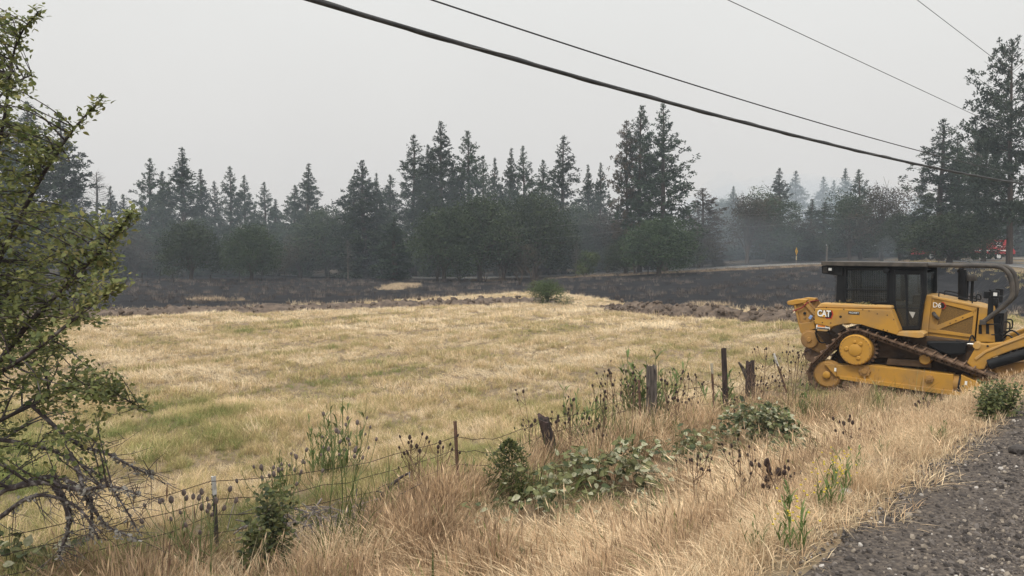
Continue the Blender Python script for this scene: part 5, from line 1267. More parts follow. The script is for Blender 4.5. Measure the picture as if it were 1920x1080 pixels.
def twig(target, dense, key_bias):
    dq = LPA[:, :3] - np.array(target)
    best = limb_pts[int(np.argmin(np.linalg.norm(dq, axis=1) + np.where(dq[:, 2] > .1, .25, 0)))]
    p0 = best[0]; L = (target - p0).length
    if L > 1.3: p0 = target + (p0 - target) * (1.1 / L); L = 1.1
    mid = p0.lerp(target, 0.5) + Vector((rgh.gauss(0, .06), rgh.gauss(0, .06), 0.06 * L + rgh.gauss(0, .05)))
    P = bez([p0, mid, target], 5); r = min(best[1] * 0.6, 0.004 + 0.008 * L)
    HT.tube(P, [r * (1 - 0.75 * k / (len(P) - 1)) for k in range(len(P))], 4, cap=False)
    for _ in range(dense):
        f = 1 - rgh.random() ** 1.4 * 0.85; i = min(int(f * (len(P) - 1)), len(P) - 2); q = P[i].lerp(P[i + 1], f * (len(P) - 1) - i)
        q = q + Vector((rgh.gauss(0, .03), rgh.gauss(0, .03), rgh.gauss(0, .028)))
        dr = (P[i + 1] - P[i]).normalized() + Vector((rgh.gauss(0, .7), rgh.gauss(0, .7), rgh.gauss(0, .5) + 0.2))
        up = Vector((rgh.gauss(0, .5), rgh.gauss(-.2, .5), 1))
        key = rgh.choices(('haw', 'hawy', 'hawd'), key_bias)[0]
        items.append((leaf_matrix(q, dr, up, rgh.choice((.65, .9, 1, 1.15)) * rgh.uniform(0.023, 0.046)), key))
cnt = 0
while cnt < 1050:
    u, v = rgh.uniform(-330, 270), rgh.uniform(-160, 900)
    if not in_poly(u, v, SIL): continue
    if v > 780 and rgh.random() < 0.6: continue
    d = rgh.uniform(4.75, 6.7) if u < 150 else rgh.uniform(4.85, 5.6)
    yb_ = (0.62, 0.28, 0.3) if (u > 100 and 380 < v < 640) else ((0.45, 0.1, 0.5) if v > 560 else (0.6, 0.18, 0.3))
    twig(hp(u, v, d), rgh.randint(26, 48), yb_); cnt += 1
# leafy ends of the long sprigs
for pl, r0, r1 in LIMBS[1:7]:
    P = bez([hp(*q) for q in pl[-3:]], 8)
    for k in range(160):
        i = int((1 - rgh.random() ** 1.3 * 0.85) * (len(P) - 1)); q = P[min(i, len(P) - 1)] + Vector((rgh.gauss(0, .025), rgh.gauss(0, .025), rgh.gauss(0, .025)))
        items.append((leaf_matrix(q, Vector((rgh.gauss(.5, .6), rgh.gauss(0, .6), rgh.gauss(.4, .6))), Vector((rgh.gauss(0, .5), -.3, 1)), rgh.uniform(.03, .05)), rgh.choices(('haw', 'hawy', 'hawd'), (.6, .2, .2))[0]))
# bare twigs and lichen tufts on the low dead branches
for pl, r0, r1 in LIMBS[8:]:
    P = bez([hp(*q) for q in pl], 6)
    for k in range(24):
        q = P[rgh.randint(5, len(P) - 1)]; d1 = Vector((rgh.gauss(.6, .5), rgh.gauss(0, .5), rgh.gauss(-.15, .5))).normalized() * rgh.uniform(.06, .34)
        HT.tube([q, q + d1 * .5 + Vector((0, 0, rgh.gauss(0, .02))), q + d1], [.0034, .0024, .0012], 4, cap=False)
        q2 = q + d1 * .55; HT.tube([q2, q2 + Vector((rgh.gauss(.05, .06), rgh.gauss(0, .05), rgh.gauss(-.03, .05)))], [.003, .0015], 3, cap=False)
lich = MB()
for pl, r0, r1 in LIMBS[8:]:
    P = bez([hp(*q) for q in pl], 10)
    for k in range(150):
        q = P[rgh.randint(int(len(P) * .4), len(P) - 1)] + Vector((rgh.gauss(0, .012), rgh.gauss(0, .012), rgh.gauss(-.008, .014))); a = Vector((rgh.gauss(0, 1), rgh.gauss(0, 1), rgh.gauss(0, 1))).normalized() * .016; c = Vector((rgh.gauss(0, 1), rgh.gauss(0, 1), rgh.gauss(0, 1))).normalized() * .012
        lich.add([q - a, q + c, q + a, q - c], [(0, 1, 2, 3)])
HT.build('branches', twig_m, haw, 0, 60)
lich.build('lichen', mat('lichen_grey', (0.22, 0.21, 0.19), 0.95), haw, kind='stuff')
def vis(M):
    w = HR + M.to_translation(); u = 960 + FPX * w.x / w.y; return 0 < u < 300 and 0 < 478 - FPX * (w.z - CAMZ) / w.y < 1080
items.sort(key=lambda it: -(it[0].to_scale().x / (HR + it[0].to_translation()).y) * (1 if vis(it[0]) else 0))
for M, k in items[:290]: put('leaf', LF[k], haw, matrix=M)
join_leaves('foliage', items[290:], haw, 'stuff')

# ------------------------------------------------------------------ teasels
def teasel(seed, H, nb, grey=False):
    rg = random.Random(seed); st = MB(); heads = []
    top = Vector((rg.gauss(0, .05), rg.gauss(0, .05), H)); P = bez([Vector((0, 0, -0.05)), Vector((rg.gauss(0, .02), rg.gauss(0, .02), H * .5)), top], 6)
    st.tube(P, [.0075 - .003 * k / (len(P) - 1) for k in range(len(P))], 5); heads.append((top, Vector((0, 0, 1)), rg.uniform(.95, 1.25)))
    for k in range(nb):
        f = rg.uniform(.42, .9); q = P[int(f * (len(P) - 1))]; az = rg.uniform(0, 6.28); L = rg.uniform(.3, .62) * (1.3 - f)
        e1 = q + Vector((math.cos(az) * L * .5, math.sin(az) * L * .5, L * .55)); e2 = q + Vector((math.cos(az) * L * .75, math.sin(az) * L * .75, L * 1.35))
        st.tube(bez([q, e1, e2], 4), .0042, 4); heads.append((e2, (e2 - e1).normalized(), rg.uniform(.65, 1.0)))
    return st.mesh('teasel_stem', dry_stem if not grey else grn_stem), heads
def head_mesh(m):
    b = MB().lathe([(.004, -.004), (.014, 0), (.0225, .014), (.024, .03), (.0195, .05), (.01, .066), (.002, .072)], n=9)
    for k in range(46):
        t, z = k * 2.4, .004 + .062 * (k / 46); r = .0235 * math.sin(math.pi * (.14 + .8 * z / .074)) ; p = Vector((math.cos(t) * r, math.sin(t) * r, z)); o_ = Vector((math.cos(t), math.sin(t), .7)) * .011; s = Vector((-math.sin(t), math.cos(t), 0)) * .003
        b.add([p + s, p - s, p + o_], [(0, 1, 2)])
    for k in range(7):
        t = k * .9; o_ = Vector((math.cos(t), math.sin(t), 0)); b.add([o_ * .008 + Vector((-math.sin(t) * .003, math.cos(t) * .003, 0)), o_ * .008 - Vector((-math.sin(t) * .003, math.cos(t) * .003, 0)), o_ * .038 + Vector((0, 0, .035))], [(0, 1, 2)])
    return b.mesh('seed_head', m)
HM, HMG = head_mesh(head_m), head_mesh(headg_m)
TZ = [teasel(100 + k, 1.3, n_) for k, n_ in enumerate((4, 6, 7, 5, 8, 3))]; TZG = [teasel(140 + k, 1.3, 3 + k, True) for k in range(3)]
rgt = random.Random(29)
def plant_teasel(u, vtop, d, label, group, grey=False, hs=1.0, root=None):
    top = at(u, vtop, d); z0 = float(T(top[0], top[1])); h = max(.35, top[2] - z0)
    sm_, hd = rgt.choice(TZG if grey else TZ); k = h / 1.3
    e = empty('teasel', (top[0], top[1], z0), label, 'teasel', group, rz=rgt.uniform(0, 6.28)); e.rotation_euler.x = rgt.gauss(0, .08); e.rotation_euler.y = rgt.gauss(0, .08)
    kk = 0.55 + 0.45 * k
    put('stem', sm_, e, scale=(kk, kk, k))
    for p, dr, s in (hd if h > .85 else hd[:4]):
        q = Vector((p.x * kk, p.y * kk, p.z * k)); M = Matrix.Translation(q) @ dr.to_track_quat('Z', 'Y').to_matrix().to_4x4() @ Matrix.Scale(s * hs * 0.78, 4); put('seed_head', HMG if grey else HM, e, matrix=M)
def cluster(n, u0, u1, v0, v1, d0, d1, label, group, **k):
    for i in range(n): plant_teasel(rgt.uniform(u0, u1), rgt.uniform(v0, v1), rgt.uniform(d0, d1), label, group, **k)
cluster(16, 990, 1135, 735, 815, 10.4, 12.4, 'dead brown teasel beside the leaning charred post', 'teasels round the leaning charred post')
cluster(18, 1140, 1300, 685, 770, 12.4, 14.6, 'dead teasel by the thick weathered fence post', 'teasels round the weathered post')
cluster(12, 1290, 1400, 705, 785, 13.2, 15.0, 'dead teasel between the two rusty and dark slim posts', 'teasels between the slim posts')
cluster(22, 1405, 1512, 655, 745, 15.0, 17.4, 'tall dead teasel in the thicket round the leaning white tipped post', 'teasel thicket at the white tipped post')
cluster(12, 1300, 1450, 835, 905, 6.9, 9.0, 'dead teasel standing in open straw below the brambles', 'teasels in the open straw', hs=.72)
cluster(4, 1465, 1510, 915, 960, 6.4, 7.2, 'short dark teasel in the straw above the gravel edge', 'teasels above the gravel', hs=.7)
cluster(5, 1570, 1650, 775, 850, 8.6, 11, 'small dead teasel on the dry bank before the bulldozer', 'teasels before the bulldozer')
cluster(7, 1715, 1790, 752, 800, 9.8, 12, 'dark teasel on the bank edge near the leafy verge bush', 'teasels near the verge bush')
cluster(6, 715, 830, 822, 878, 8.6, 9.8, 'thin dead teasel beside the rusty steel post', 'teasels by the rusty steel post')
cluster(5, 335, 392, 928, 968, 6.6, 7.2, 'pale grey teasel by the steel post with the white tip', 'grey teasels by the white tipped post', grey=True, hs=1.1)
cluster(5, 580, 690, 795, 850, 8.3, 9.2, 'grey green teasel among the tall green weeds', 'grey teasels in green weeds', grey=True)
cluster(5, 490, 560, 845, 895, 8.0, 8.8, 'grey teasel standing behind the leafy dark green sapling', 'grey teasels behind the sapling', grey=True)
cluster(3, 1400, 1470, 1010, 1060, 5.4, 6.0, 'withered teasel stalk at the foot of the gravel shoulder', 'withered teasels by the gravel')

# ------------------------------------------------------------------ green weeds
def weed(seed, n, H, spread, lw=0.012, ll=0.2, leaves=9):
    rg = random.Random(seed); b = MB()
    for k in range(n):
        a = rg.uniform(0, 6.28); r = spread * math.sqrt(rg.random()); p = Vector((math.cos(a) * r, math.sin(a) * r, -.03)); h = H * rg.uniform(.55, 1.0)
        t = p + Vector((math.cos(a) * r * .5 + rg.gauss(0, .05), math.sin(a) * r * .5 + rg.gauss(0, .05), h)); P = bez([p, p.lerp(t, .5) + Vector((rg.gauss(0, .02), rg.gauss(0, .02), 0)), t], 4)
        b.tube(P, [.005 - .003 * i / (len(P) - 1) for i in range(len(P))], 4, cap=False)
        for j in range(leaves):
            f = rg.uniform(.05, .95); q = p.lerp(t, f); az = rg.uniform(0, 6.28); L = ll * rg.uniform(.5, 1.1) * (1.2 - .7 * f); o_ = Vector((math.cos(az), math.sin(az), 0)); s = Vector((-o_.y, o_.x, 0)) * lw * rg.uniform(.7, 1.2)
            m_ = q + o_ * L * .35 + Vector((0, 0, L * .6)); e_ = q + o_ * L * .75 + Vector((0, 0, L * .85))
            b.add([q - s * .4, q + s * .4, m_ + s, m_ - s, e_], [(0, 1, 2, 3), (3, 2, 4)])
    return b.mesh('weed_stems', weed_g)
WD = [weed(k, 14, 1.0, .16) for k in range(3)] + [weed(9, 7, 0.55, .1, .012, .22, 7), weed(10, 5, .8, .07, .014, .2, 8)]
def green(u, v, d, H, kind, label, sx=1.0, name='green_weed'):
    p = ground(u, v); p = (p[0], p[1], p[2]); k = H / (1.0 if kind < 3 else (.55 if kind == 3 else .8))
    return tag(put(name, WD[kind], None, p, (0, 0, U(0, 6)), (k * sx, k * sx, k)), label, 'weed')
green(640, 900, 8.6, 1.25, 0, 'tall upright green weed clump growing from the brush pile', 1.0)
green(600, 900, 8.8, 1.05, 1, 'slender green weed beside the tall clump on the brush pile', .8)
green(528, 950, 8.5, .9, 2, 'green weed stalks behind the dark leafy sapling', .7)
green(1212, 780, 13.7, 1.45, 1, 'dense green weeds at the foot of the thick weathered post', 1.6)
green(1190, 780, 13.5, 1.25, 2, 'green weeds by the thin rusty rod', 1.2); green(1240, 790, 13.3, 1.15, 0, 'bright green weeds in front of the weathered post', 1.1)
green(1360, 780, 14.4, .95, 3, 'green weed tuft at the foot of the slim dark post', 1.2)
green(1085, 840, 11.2, 1.15, 0, 'green weeds right beside the leaning charred post', 1.1); green(1130, 830, 11.8, 1.1, 2, 'green weeds between leaning post and weathered post', 1.0)
green(1485, 850, 10.2, .85, 4, 'tall green stalk beside the bramble thicket', 1.2); green(1500, 800, 12, .95, 1, 'green stalks behind the bramble thicket', .8)
green(1608, 900, 6.9, .26, 3, 'low green thistle tuft on the straw bank near gravel', 1.2); green(1655, 860, 8.2, .2, 3, 'small green sprig higher on the straw bank', .9)
green(1765, 830, 8.6, .2, 3, 'green tuft below dark teasels at the gravel edge', 1.1); green(1390, 960, 7.0, .42, 4, 'single green stalk among dead teasels in the straw', .8); green(1475, 985, 6.4, .36, 4, 'leafy green stalk above the gravel edge', 1.0)
green(350, 1050, 6.9, .5, 3, 'green weed at the foot of the grey teasels', .9); green(880, 900, 9.9, .42, 3, 'small green weed behind the rusty steel post', .9); green(250, 1060, 6.6, .35, 3, 'low green weed under the hawthorn branches', 1.4)
green(1420, 1040, 5.9, .22, 3, 'pale green weed low at the corner of the gravel', .9)
# yellow flowering weed on the bank
yb_m = mat('yellow_flower', (0.55, 0.42, 0.04), 0.8)
for (u, v, d, lab) in ((1548, 960, 6.4, 'wispy yellow flowered weed beside the leafy green stalk'), (1575, 930, 6.8, 'wispy yellow flowered weed beside the low green thistle'), (1490, 1030, 5.8, 'yellow flowered weed at the lower gravel edge')):
    p = ground(u, v); e = empty('flowering_weed', (p[0], p[1], p[2]), lab, 'weed', None, U(0, 6)); put('stems', WD[3], e, scale=(.55, .55, .6))
    b = MB(); rg = random.Random(int(u))
    for k in range(26):
        q = Vector((rg.gauss(0, .06), rg.gauss(0, .06), rg.uniform(.15, .34))); b.box(q, (.005, .005, .003))
    b.build('blossom', yb_m, e, kind='stuff')

# ------------------------------------------------------------------ brambles, saplings, shrubs
CLEAR = []
def bramble(u, v, d, canes, nleaf, size, label, keys, spread=(.9, .7), H=.6, parts=True, name='bramble', seed=1, cat='bramble'):
    p = ground(u, v); z0 = float(p[2]); CLEAR.append((p[0], p[1], spread[0] * .8)); e = empty(name, (p[0], p[1], z0), label, cat); rg = random.Random(seed); st = MB(); its = []
    for k in range(canes):
        az = rg.uniform(0, 6.28); L = rg.uniform(.6, 1.0); ex, ey = math.cos(az) * spread[0] * L, math.sin(az) * spread[1] * L
        gz = float(T(p[0] + ex, p[1] + ey)) - z0
        P = bez([Vector((ex * .05, ey * .05, -.03)), Vector((ex * .4, ey * .4, H * rg.uniform(.7, 1.1) + gz * .4)), Vector((ex * .8, ey * .8, H * rg.uniform(.5, .9) + gz * .8)), Vector((ex, ey, gz + H * rg.uniform(.1, .5)))], 6)
        st.tube(P, [.0045 - .0025 * i / (len(P) - 1) for i in range(len(P))], 5)
        for j in range(nleaf):
            i = rg.randint(2, len(P) - 1); q = P[i]; dr = Vector((rg.gauss(0, 1), rg.gauss(0, 1), rg.gauss(.1, .4))).normalized()
            q2 = q + dr * rg.uniform(.03, .08); s_ = size * rg.uniform(.6, 1.15)
            its.append((leaf_matrix(q2, dr + Vector((0, 0, -.2)), Vector((rg.gauss(0, .45), rg.gauss(-.35, .45), 1)), s_), rg.choices(('brg', 'brp', 'brd'), keys)[0]))
    st.build('cane', cane_m, e, 0, 60)
    if parts:
        for M, k in its: put('leaf', LF[k], e, matrix=M)
    else: join_leaves('foliage', its, e, 'stuff')
    return e
bramble(1140, 940, 7.9, 12, 15, .12, 'sprawling bramble with big pale leaves, in the straw below the leaning post', (.45, .35, .2), (.85, .6), .62, seed=3)
bramble(1010, 965, 8.0, 8, 11, .11, 'bramble arm with grey green leaves beside the dense little evergreen', (.6, .2, .2), (.7, .45), .6, seed=5)
bramble(905, 1000, 7.6, 5, 7, .10, 'low trailing bramble with a few dark leaves in the straw', (.4, .25, .35), (.6, .35), .42, seed=6)
bramble(1270, 885, 9.4, 7, 7, .11, 'thin bramble runner reaching through straw toward the bramble thicket', (.6, .15, .25), (.9, .45), .62, seed=8)
bramble(1112, 918, 8.8, 10, 13, .12, 'leafy bramble arching up between the leaning charred post and the pale spray', (.5, .3, .2), (.7, .5), .55, seed=31)
bramble(1200, 930, 7.9, 9, 12, .12, 'pale bramble spray in the middle of the straw, around an upright stem', (.35, .5, .15), (.55, .4), .7, seed=32)
bramble(1330, 880, 9.2, 10, 14, .09, 'straggling bramble linking the thin runner to the thicket', (.5, .25, .25), (.7, .5), .5, seed=33)
bramble(1040, 1010, 7.2, 7, 9, .11, 'bramble shoots in tall straw below the dense little evergreen', (.5, .3, .2), (.55, .4), .55, seed=34)
bramble(1215, 990, 6.9, 5, 6, .08, 'small pale leafed bramble low in the straw', (.4, .45, .15), (.45, .3), .4, seed=9)
bramble(1425, 850, 10.8, 26, 46, .085, 'bramble thicket with silvery leaves in front of the teasels', (.45, .25, .3), (.85, .6), .72, parts=False, name='bramble_thicket', seed=11, cat='bramble')
bramble(1490, 900, 9.8, 14, 40, .085, 'dark green bramble mound right of the silvery thicket', (.6, .1, .3), (.5, .4), .5, parts=False, name='bramble_thicket', seed=12)
bramble(100, 1085, 4.9, 5, 6, .13, 'large leafed plant at the foot of the hawthorn', (.5, .35, .15), (.3, .25), .32, seed=14, name='broad_leafed_plant', cat='plant')
bramble(20, 1080, 5.0, 6, 8, .12, 'dark broad leafed plant in the shade of the hawthorn', (.5, .05, .45), (.3, .25), .42, seed=15, name='broad_leafed_plant', cat='plant')
bramble(1000, 1085, 6.0, 4, 5, .10, 'little dark plant in straw at the lower edge', (.5, .2, .3), (.25, .2), .25, seed=16, name='broad_leafed_plant', cat='plant')
def sapling(u, vtop, vbase, d, wpx, n_st, nl, size, label, keys, name, seed, cone=False, parts=False, cat='sapling', hh=None):
    top = at(u, vtop, d); z0 = float(T(top[0], top[1])); H = hh or (top[2] - z0); CLEAR.append((top[0], top[1] - .25, .4)); e = empty(name, (top[0], top[1], z0), label, cat); rg = random.Random(seed); st = MB(); its = []; Rr = wpx / FPX * d
    for k in range(n_st):
        az = rg.uniform(0, 6.28); r = Rr * rg.uniform(.2, .8) * (0 if k == 0 else 1); h = H * (1 if k == 0 else rg.uniform(.6, .95))
        P = bez([Vector((0, 0, -.03)), Vector((math.cos(az) * r * .7, math.sin(az) * r * .7, h * .5)), Vector((math.cos(az) * r, math.sin(az) * r, h))], 6); st.tube(P, [.009 - .006 * i / (len(P) - 1) for i in range(len(P))], 5)
        for j in range(nl):
            f = rg.random() ** .8
            if cone:
                f = rg.uniform(.08, 1); w_ = Rr * (1.05 * math.sin(math.pi * min(1, (f * .78 + .22)) ) ** .7); a2 = rg.uniform(0, 6.28); w_ *= 1 + .28 * math.sin(a2 * 3 + f * 9) + .22 * math.sin(a2 * 5 - f * 17); rr = w_ * math.sqrt(rg.uniform(.2, 1.15)); q = Vector((math.cos(a2) * rr, math.sin(a2) * rr, f * H)); dr = Vector((math.cos(a2) * .7, math.sin(a2) * .7, rg.uniform(.2, 1.2)))
            else:
                i = min(int((.18 + .82 * f) * (len(P) - 1)), len(P) - 1); q = P[i] + Vector((rg.gauss(0, .35), rg.gauss(0, .35), rg.gauss(0, .2))) * Rr * 1.0; dr = Vector((rg.gauss(0, 1), rg.gauss(0, 1), rg.gauss(.3, .5)))
            its.append((leaf_matrix(q, dr, Vector((rg.gauss(0, .5), rg.gauss(-.2, .5), 1)), size * rg.uniform(.6, 1.2)), rg.choices(('brg', 'haw', 'brd', 'hawy'), keys)[0]))
    st.build('stem', cane_m, e, 0, 60)
    join_leaves('foliage', its, e, 'stuff')
    return e
sapling(955, 825, 955, 9.6, 36, 5, 420, .036, 'dense little evergreen shrub, narrow and pointed, beside the leaning charred post', (.15, .35, .45, .05), 'evergreen_shrub', 21, cone=True, cat='shrub')
sapling(510, 895, 1090, 7.4, 38, 8, 110, .058, 'dark green leafy sapling beside the steel post with white tip', (.4, .25, .32, .03), 'leafy_sapling', 22)
sapling(470, 975, 1090, 7.0, 30, 6, 60, .055, 'smaller leafy sapling with yellowish tips at the foot of the dark one', (.4, .3, .15, .15), 'leafy_sapling', 23)
sapling(1882, 760, 830, 7.35, 44, 9, 170, .034, 'leafy dark verge bush growing right at the gravel edge', (.3, .3, .38, .02), 'verge_bush', 24, cat='bush', hh=.33)
sapling(1846, 748, 830, 7.1, 22, 5, 110, .034, 'upright leafy shoot of the gravel edge beside the verge bush', (.4, .3, .28, .02), 'verge_bush', 25, cat='bush', hh=.36)
# brush pile and dead branches by the fence
def branchy(label, name, pts, r, n, L, seed, cat='dead branch'):
    P0 = Vector(at(*pts[0])); rg = random.Random(seed); b = MB(); P = bez([Vector(at(*q)) - P0 for q in pts], 6); b.tube(P, [r * (1 - .7 * i / (len(P) - 1)) for i in range(len(P))], 6)
    for k in range(n):
        q = P[rg.randint(2, len(P) - 1)]; dv = Vector((rg.gauss(0, 1), rg.gauss(0, 1), rg.gauss(.1, .6))).normalized() * L * rg.uniform(.4, 1); b.tube([q, q + dv * .5 + Vector((0, 0, .02)), q + dv], [r * .35, r * .25, r * .1], 4, cap=False)
    o = b.build(name, twig_m, None, 0, 60); o.location = P0; return tag(o, label, cat)
branchy('grey forked dead branch leaning up from the grass near the rusty steel post', 'dead_branch', [(690, 965, 9.0), (720, 925, 9.0), (745, 900, 9.0), (770, 885, 9.0)], .035, 5, .2, 1)
branchy('thin dead branch crossing the grey forked one', 'dead_branch', [(712, 945, 8.9), (745, 930, 8.9), (792, 905, 8.9)], .016, 4, .12, 2)
pile = MB(); rg = random.Random(8)
pc_ = at(590, 975, 8.4); pz = float(T(pc_[0], pc_[1]))
for k in range(170):
    q = Vector((rg.gauss(.1, .45), rg.gauss(0, .22), abs(rg.gauss(.08, .10)))); dv = Vector((rg.gauss(0, 1), rg.gauss(0, .6), rg.gauss(0, .35))).normalized() * rg.uniform(.1, .35)
    pile.tube([q - dv, q + Vector((0, 0, .03)), q + dv], rg.uniform(.003, .012), 4, cap=False)
o = pile.build('brush_pile', mat('grey_brush', (0.13, 0.115, 0.11), 0.95, (0.3, 0.26, 0.24), 12, 4)); o.location = (pc_[0], pc_[1], pz); CLEAR.append((pc_[0] + .1, pc_[1] - .2, .7)); tag(o, 'heap of grey dead brush under the tall green weed clump', 'brush pile')

# ------------------------------------------------------------------ grass
straw_t = tint_mat('field_grass', [(0.0, (0.82, 0.69, 0.49)), (0.28, (0.68, 0.51, 0.315)), (0.55, (0.46, 0.39, 0.19)), (1.0, (0.20, 0.25, 0.085))])
bank_t = tint_mat('bank_grass', [(0.0, (0.80, 0.65, 0.44)), (0.40, (0.60, 0.43, 0.275)), (0.72, (0.36, 0.25, 0.16)), (0.9, (0.2, 0.14, 0.09)), (1.0, (0.2, 0.22, 0.08))])
stub_t = tint_mat('burnt_stubble', [(0.0, (0.26, 0.22, 0.19)), (0.6, (0.12, 0.10, 0.09)), (1.0, (0.04, 0.035, 0.035))], 0.0)
def tuft(seed, n, h, spread, w, lean, mt, segs=3, headed=0.0):
    rg = np.random.default_rng(seed); V, F4, F3 = [], [], []
    for k in range(n):
        a = rg.uniform(0, 6.28); r = spread * math.sqrt(rg.random()); p = np.array([math.cos(a) * r, math.sin(a) * r, -.02]); L = h * rg.uniform(.45, 1.1); az = (rg.uniform(0, 6.28) if rg.random() < .5 else a) if lean < 1.7 else rg.normal(0, .7)
        d = np.array([math.cos(az), math.sin(az), 0]); s = np.array([-d[1], d[0], 0]); tw = rg.uniform(-1, 1); s = s * math.cos(tw) + d * math.sin(tw); cv = lean * rg.uniform(.1, 1.4); base = len(V)
        for i in range(segs):
            t = i / segs; q = p + np.array([0, 0, 1.0]) * L * (t - .35 * cv * t * t) + d * L * cv * t * t; ww = w * (1 - .55 * t) * .5
            V += [q - s * ww, q + s * ww]
        q = p + np.array([0, 0, 1.0]) * L * (1 - .35 * cv) + d * L * cv; V.append(q)
        for i in range(segs - 1): a0 = base + i * 2; F4.append((a0, a0 + 1, a0 + 3, a0 + 2))
        F3.append((base + segs * 2 - 2, base + segs * 2 - 1, base + segs * 2))
        if rg.random() < headed:
            k0 = len(V); u_ = (q - p) / np.linalg.norm(q - p); V += [q - u_ * .09, q - u_ * .04 + s * .006, q + u_ * .02, q - u_ * .04 - s * .006]; F4.append((k0, k0 + 1, k0 + 2, k0 + 3))
    me = bpy.data.meshes.new('tuft'); me.from_pydata([tuple(v) for v in V], [], F4 + F3); me.materials.append(mt); return me
def frustum_points(dens, d0, d1, margin=1.5, seed=0):
    rg = np.random.default_rng(seed); xm = d1 * .70 + margin; A = 2 * xm * (d1 - d0); n = int(dens * A); x = rg.uniform(-xm, xm, n); y = rg.uniform(d0, d1, n)
    k = np.abs(x) < y * .70 + margin; return x[k], y[k]
def green_amt(x, y):
    g_ = .5 * wav(x, y * .6, .42, 4.0) + .45 * wav(x, y, 1.15, 2.2) + .3 * wav(x, y, 2.6, .7)
    return g_
def grass_layer(name, dens, d0, d1, protos, sc, sel, tintf, seed, margin=1.5, label=None, size_f=None, flat=0):
    x, y = frustum_points(dens, d0, d1, margin, seed); k = sel(x, y); x, y = x[k], y[k]; rg = np.random.default_rng(seed + 50); n = len(x)
    rot = np.stack([rg.normal(0, .12, n), rg.normal(0, .12, n), rg.uniform(0, 6.28, n)], 1)
    s = sc * rg.uniform(.65, 1.3, n) * (size_f(x, y) if size_f else 1)
    ix = rg.integers(0, len(protos) - flat, n); tv = tintf(x, y, rg)
    if flat:                                  # lodged, pale patches of flattened grass
        lod = .8 * wav(x * .7, y, .9, 5.5) + .5 * wav(x, y * 1.3, 2.1, 8.0) + rg.normal(0, .16, n) > .22
        ix = np.where(lod, len(protos) - flat + rg.integers(0, flat, n), ix); tv = np.where(lod, tv - .22, tv); rot[:, 2] = np.where(lod, 2.2 + 1.3 * wav(x, y, .5, 1.0) + rg.normal(0, .5, n), rot[:, 2])
    o = scatter(name, np.stack([x, y, T(x, y)], 1), rot, s, ix, np.clip(tv, 0, 1), protos)
    print(name, n); return o
n_of = edge_n
def field_sel(x, y):
    return (n_of(x, y) > 5.0) & (burn_side(x, y) < .6 + .9 * wav(x, y, 1.7, 5)) & (berm_dist(x, y) > 1.15 + .25 * wav(x, y, 3, 1))
def f_tint(x, y, rg):
    return .35 + .58 * green_amt(x, y) + .16 * smooth(22, 10, y) + .34 * smooth(-1.5, -6, x) * smooth(20, 9, y) + .18 * smooth(4, 12, x) * smooth(40, 20, y) - .2 * smooth(34, 46, y) + rg.normal(0, .15, len(x))
fA = [tuft(k, 34, .34, .10, .0065, .75, straw_t, 3, .12) for k in range(6)]
fB = [tuft(20 + k, 30, .30, .16, .012, .75, straw_t, 2) for k in range(5)]
fC = [tuft(30 + k, 34, .30, .30, .022, .8, straw_t, 2) for k in range(5)]
fAl = [tuft(200 + k, 30, .36, .14, .0065, 1.9, straw_t, 4) for k in range(3)]; fBl = [tuft(210 + k, 26, .34, .2, .012, 1.9, straw_t, 3) for k in range(3)]; fCl = [tuft(220 + k, 28, .36, .34, .022, 1.9, straw_t, 3) for k in range(3)]
mow = lambda x, y: .60 + .35 * wav(x, y, .9, 7.0) + .2 * wav(x, y, 2.3, 3.0)
grass_layer('field_grass', 95, 5, 16, fA + fAl, 1.0, field_sel, f_tint, 1, size_f=mow, flat=3)
grass_layer('field_grass', 34, 16, 31, fB + fBl, 1.0, field_sel, f_tint, 2, size_f=mow, flat=3)
grass_layer('field_grass', 13, 31, 66, fC + fCl, 1.0, field_sel, f_tint, 3, size_f=mow, flat=3)
# tall straw on the bank and along the fence
def dozer_clear(x, y):
    lx = (x - D0[0]) * DX[0] + (y - D0[1]) * DX[1]; ly = (x - D0[0]) * DY[0] + (y - D0[1]) * DY[1]
    return (np.abs(lx) < 2.05) & (np.abs(ly) < 1.2)
def bank_sel(x, y):
    n = n_of(x, y); return (n > .12 + .18 * wav(x, y, 3, 1)) & (n < 6.0 + .5 * wav(x, y, 1.2, 2)) & ~dozer_clear(x, y)
def b_tint(x, y, rg):
    n = n_of(x, y); return .44 + .34 * wav(x, y, .8, 3.3) + .32 * wav(x, y, 2.4, 1.1) - .14 * smooth(2.4, .4, n) + .30 * smooth(4.6, 5.8, n) * smooth(14, 8, y) + rg.normal(0, .15, len(x))
def clear_f(x, y):
    f = np.ones_like(x)
    for cx, cy, r in CLEAR: f = f * (1 - .68 * np.exp(-((x - cx) ** 2 + (y - cy) ** 2) / (r * r)))
    return f
def b_size(x, y):
    n = n_of(x, y); return (.38 + .62 * smooth(.2, 2.6, n)) * (1 - .2 * smooth(5.2, 6.2, n)) * (.85 + .4 * wav(x, y, 1.3, 6) + .22 * wav(x, y, 3.1, 2)) * (1 - .84 * np.exp(-(((x - 10.2) / 3.2) ** 2 + ((y - 14.0) / 2.4) ** 2))) * clear_f(x, y)
bA = [tuft(40 + k, 36, .62, .11, .006, .6, bank_t, 4, .45) for k in range(7)]
bB = [tuft(50 + k, 34, .60, .16, .0095, .65, bank_t, 3, .4) for k in range(5)]
sC0 = [tuft(75 + k, 24, .3, .3, .02, .8, straw_t, 2) for k in range(3)]
bL = [tuft(60 + k, 32, .62, .2, .007, 1.75, bank_t, 4, .2) for k in range(4)]
grass_layer('bank_grass', 98, 3.4, 11.5, bA + bL, 1.0, bank_sel, b_tint, 5, size_f=b_size, flat=4)
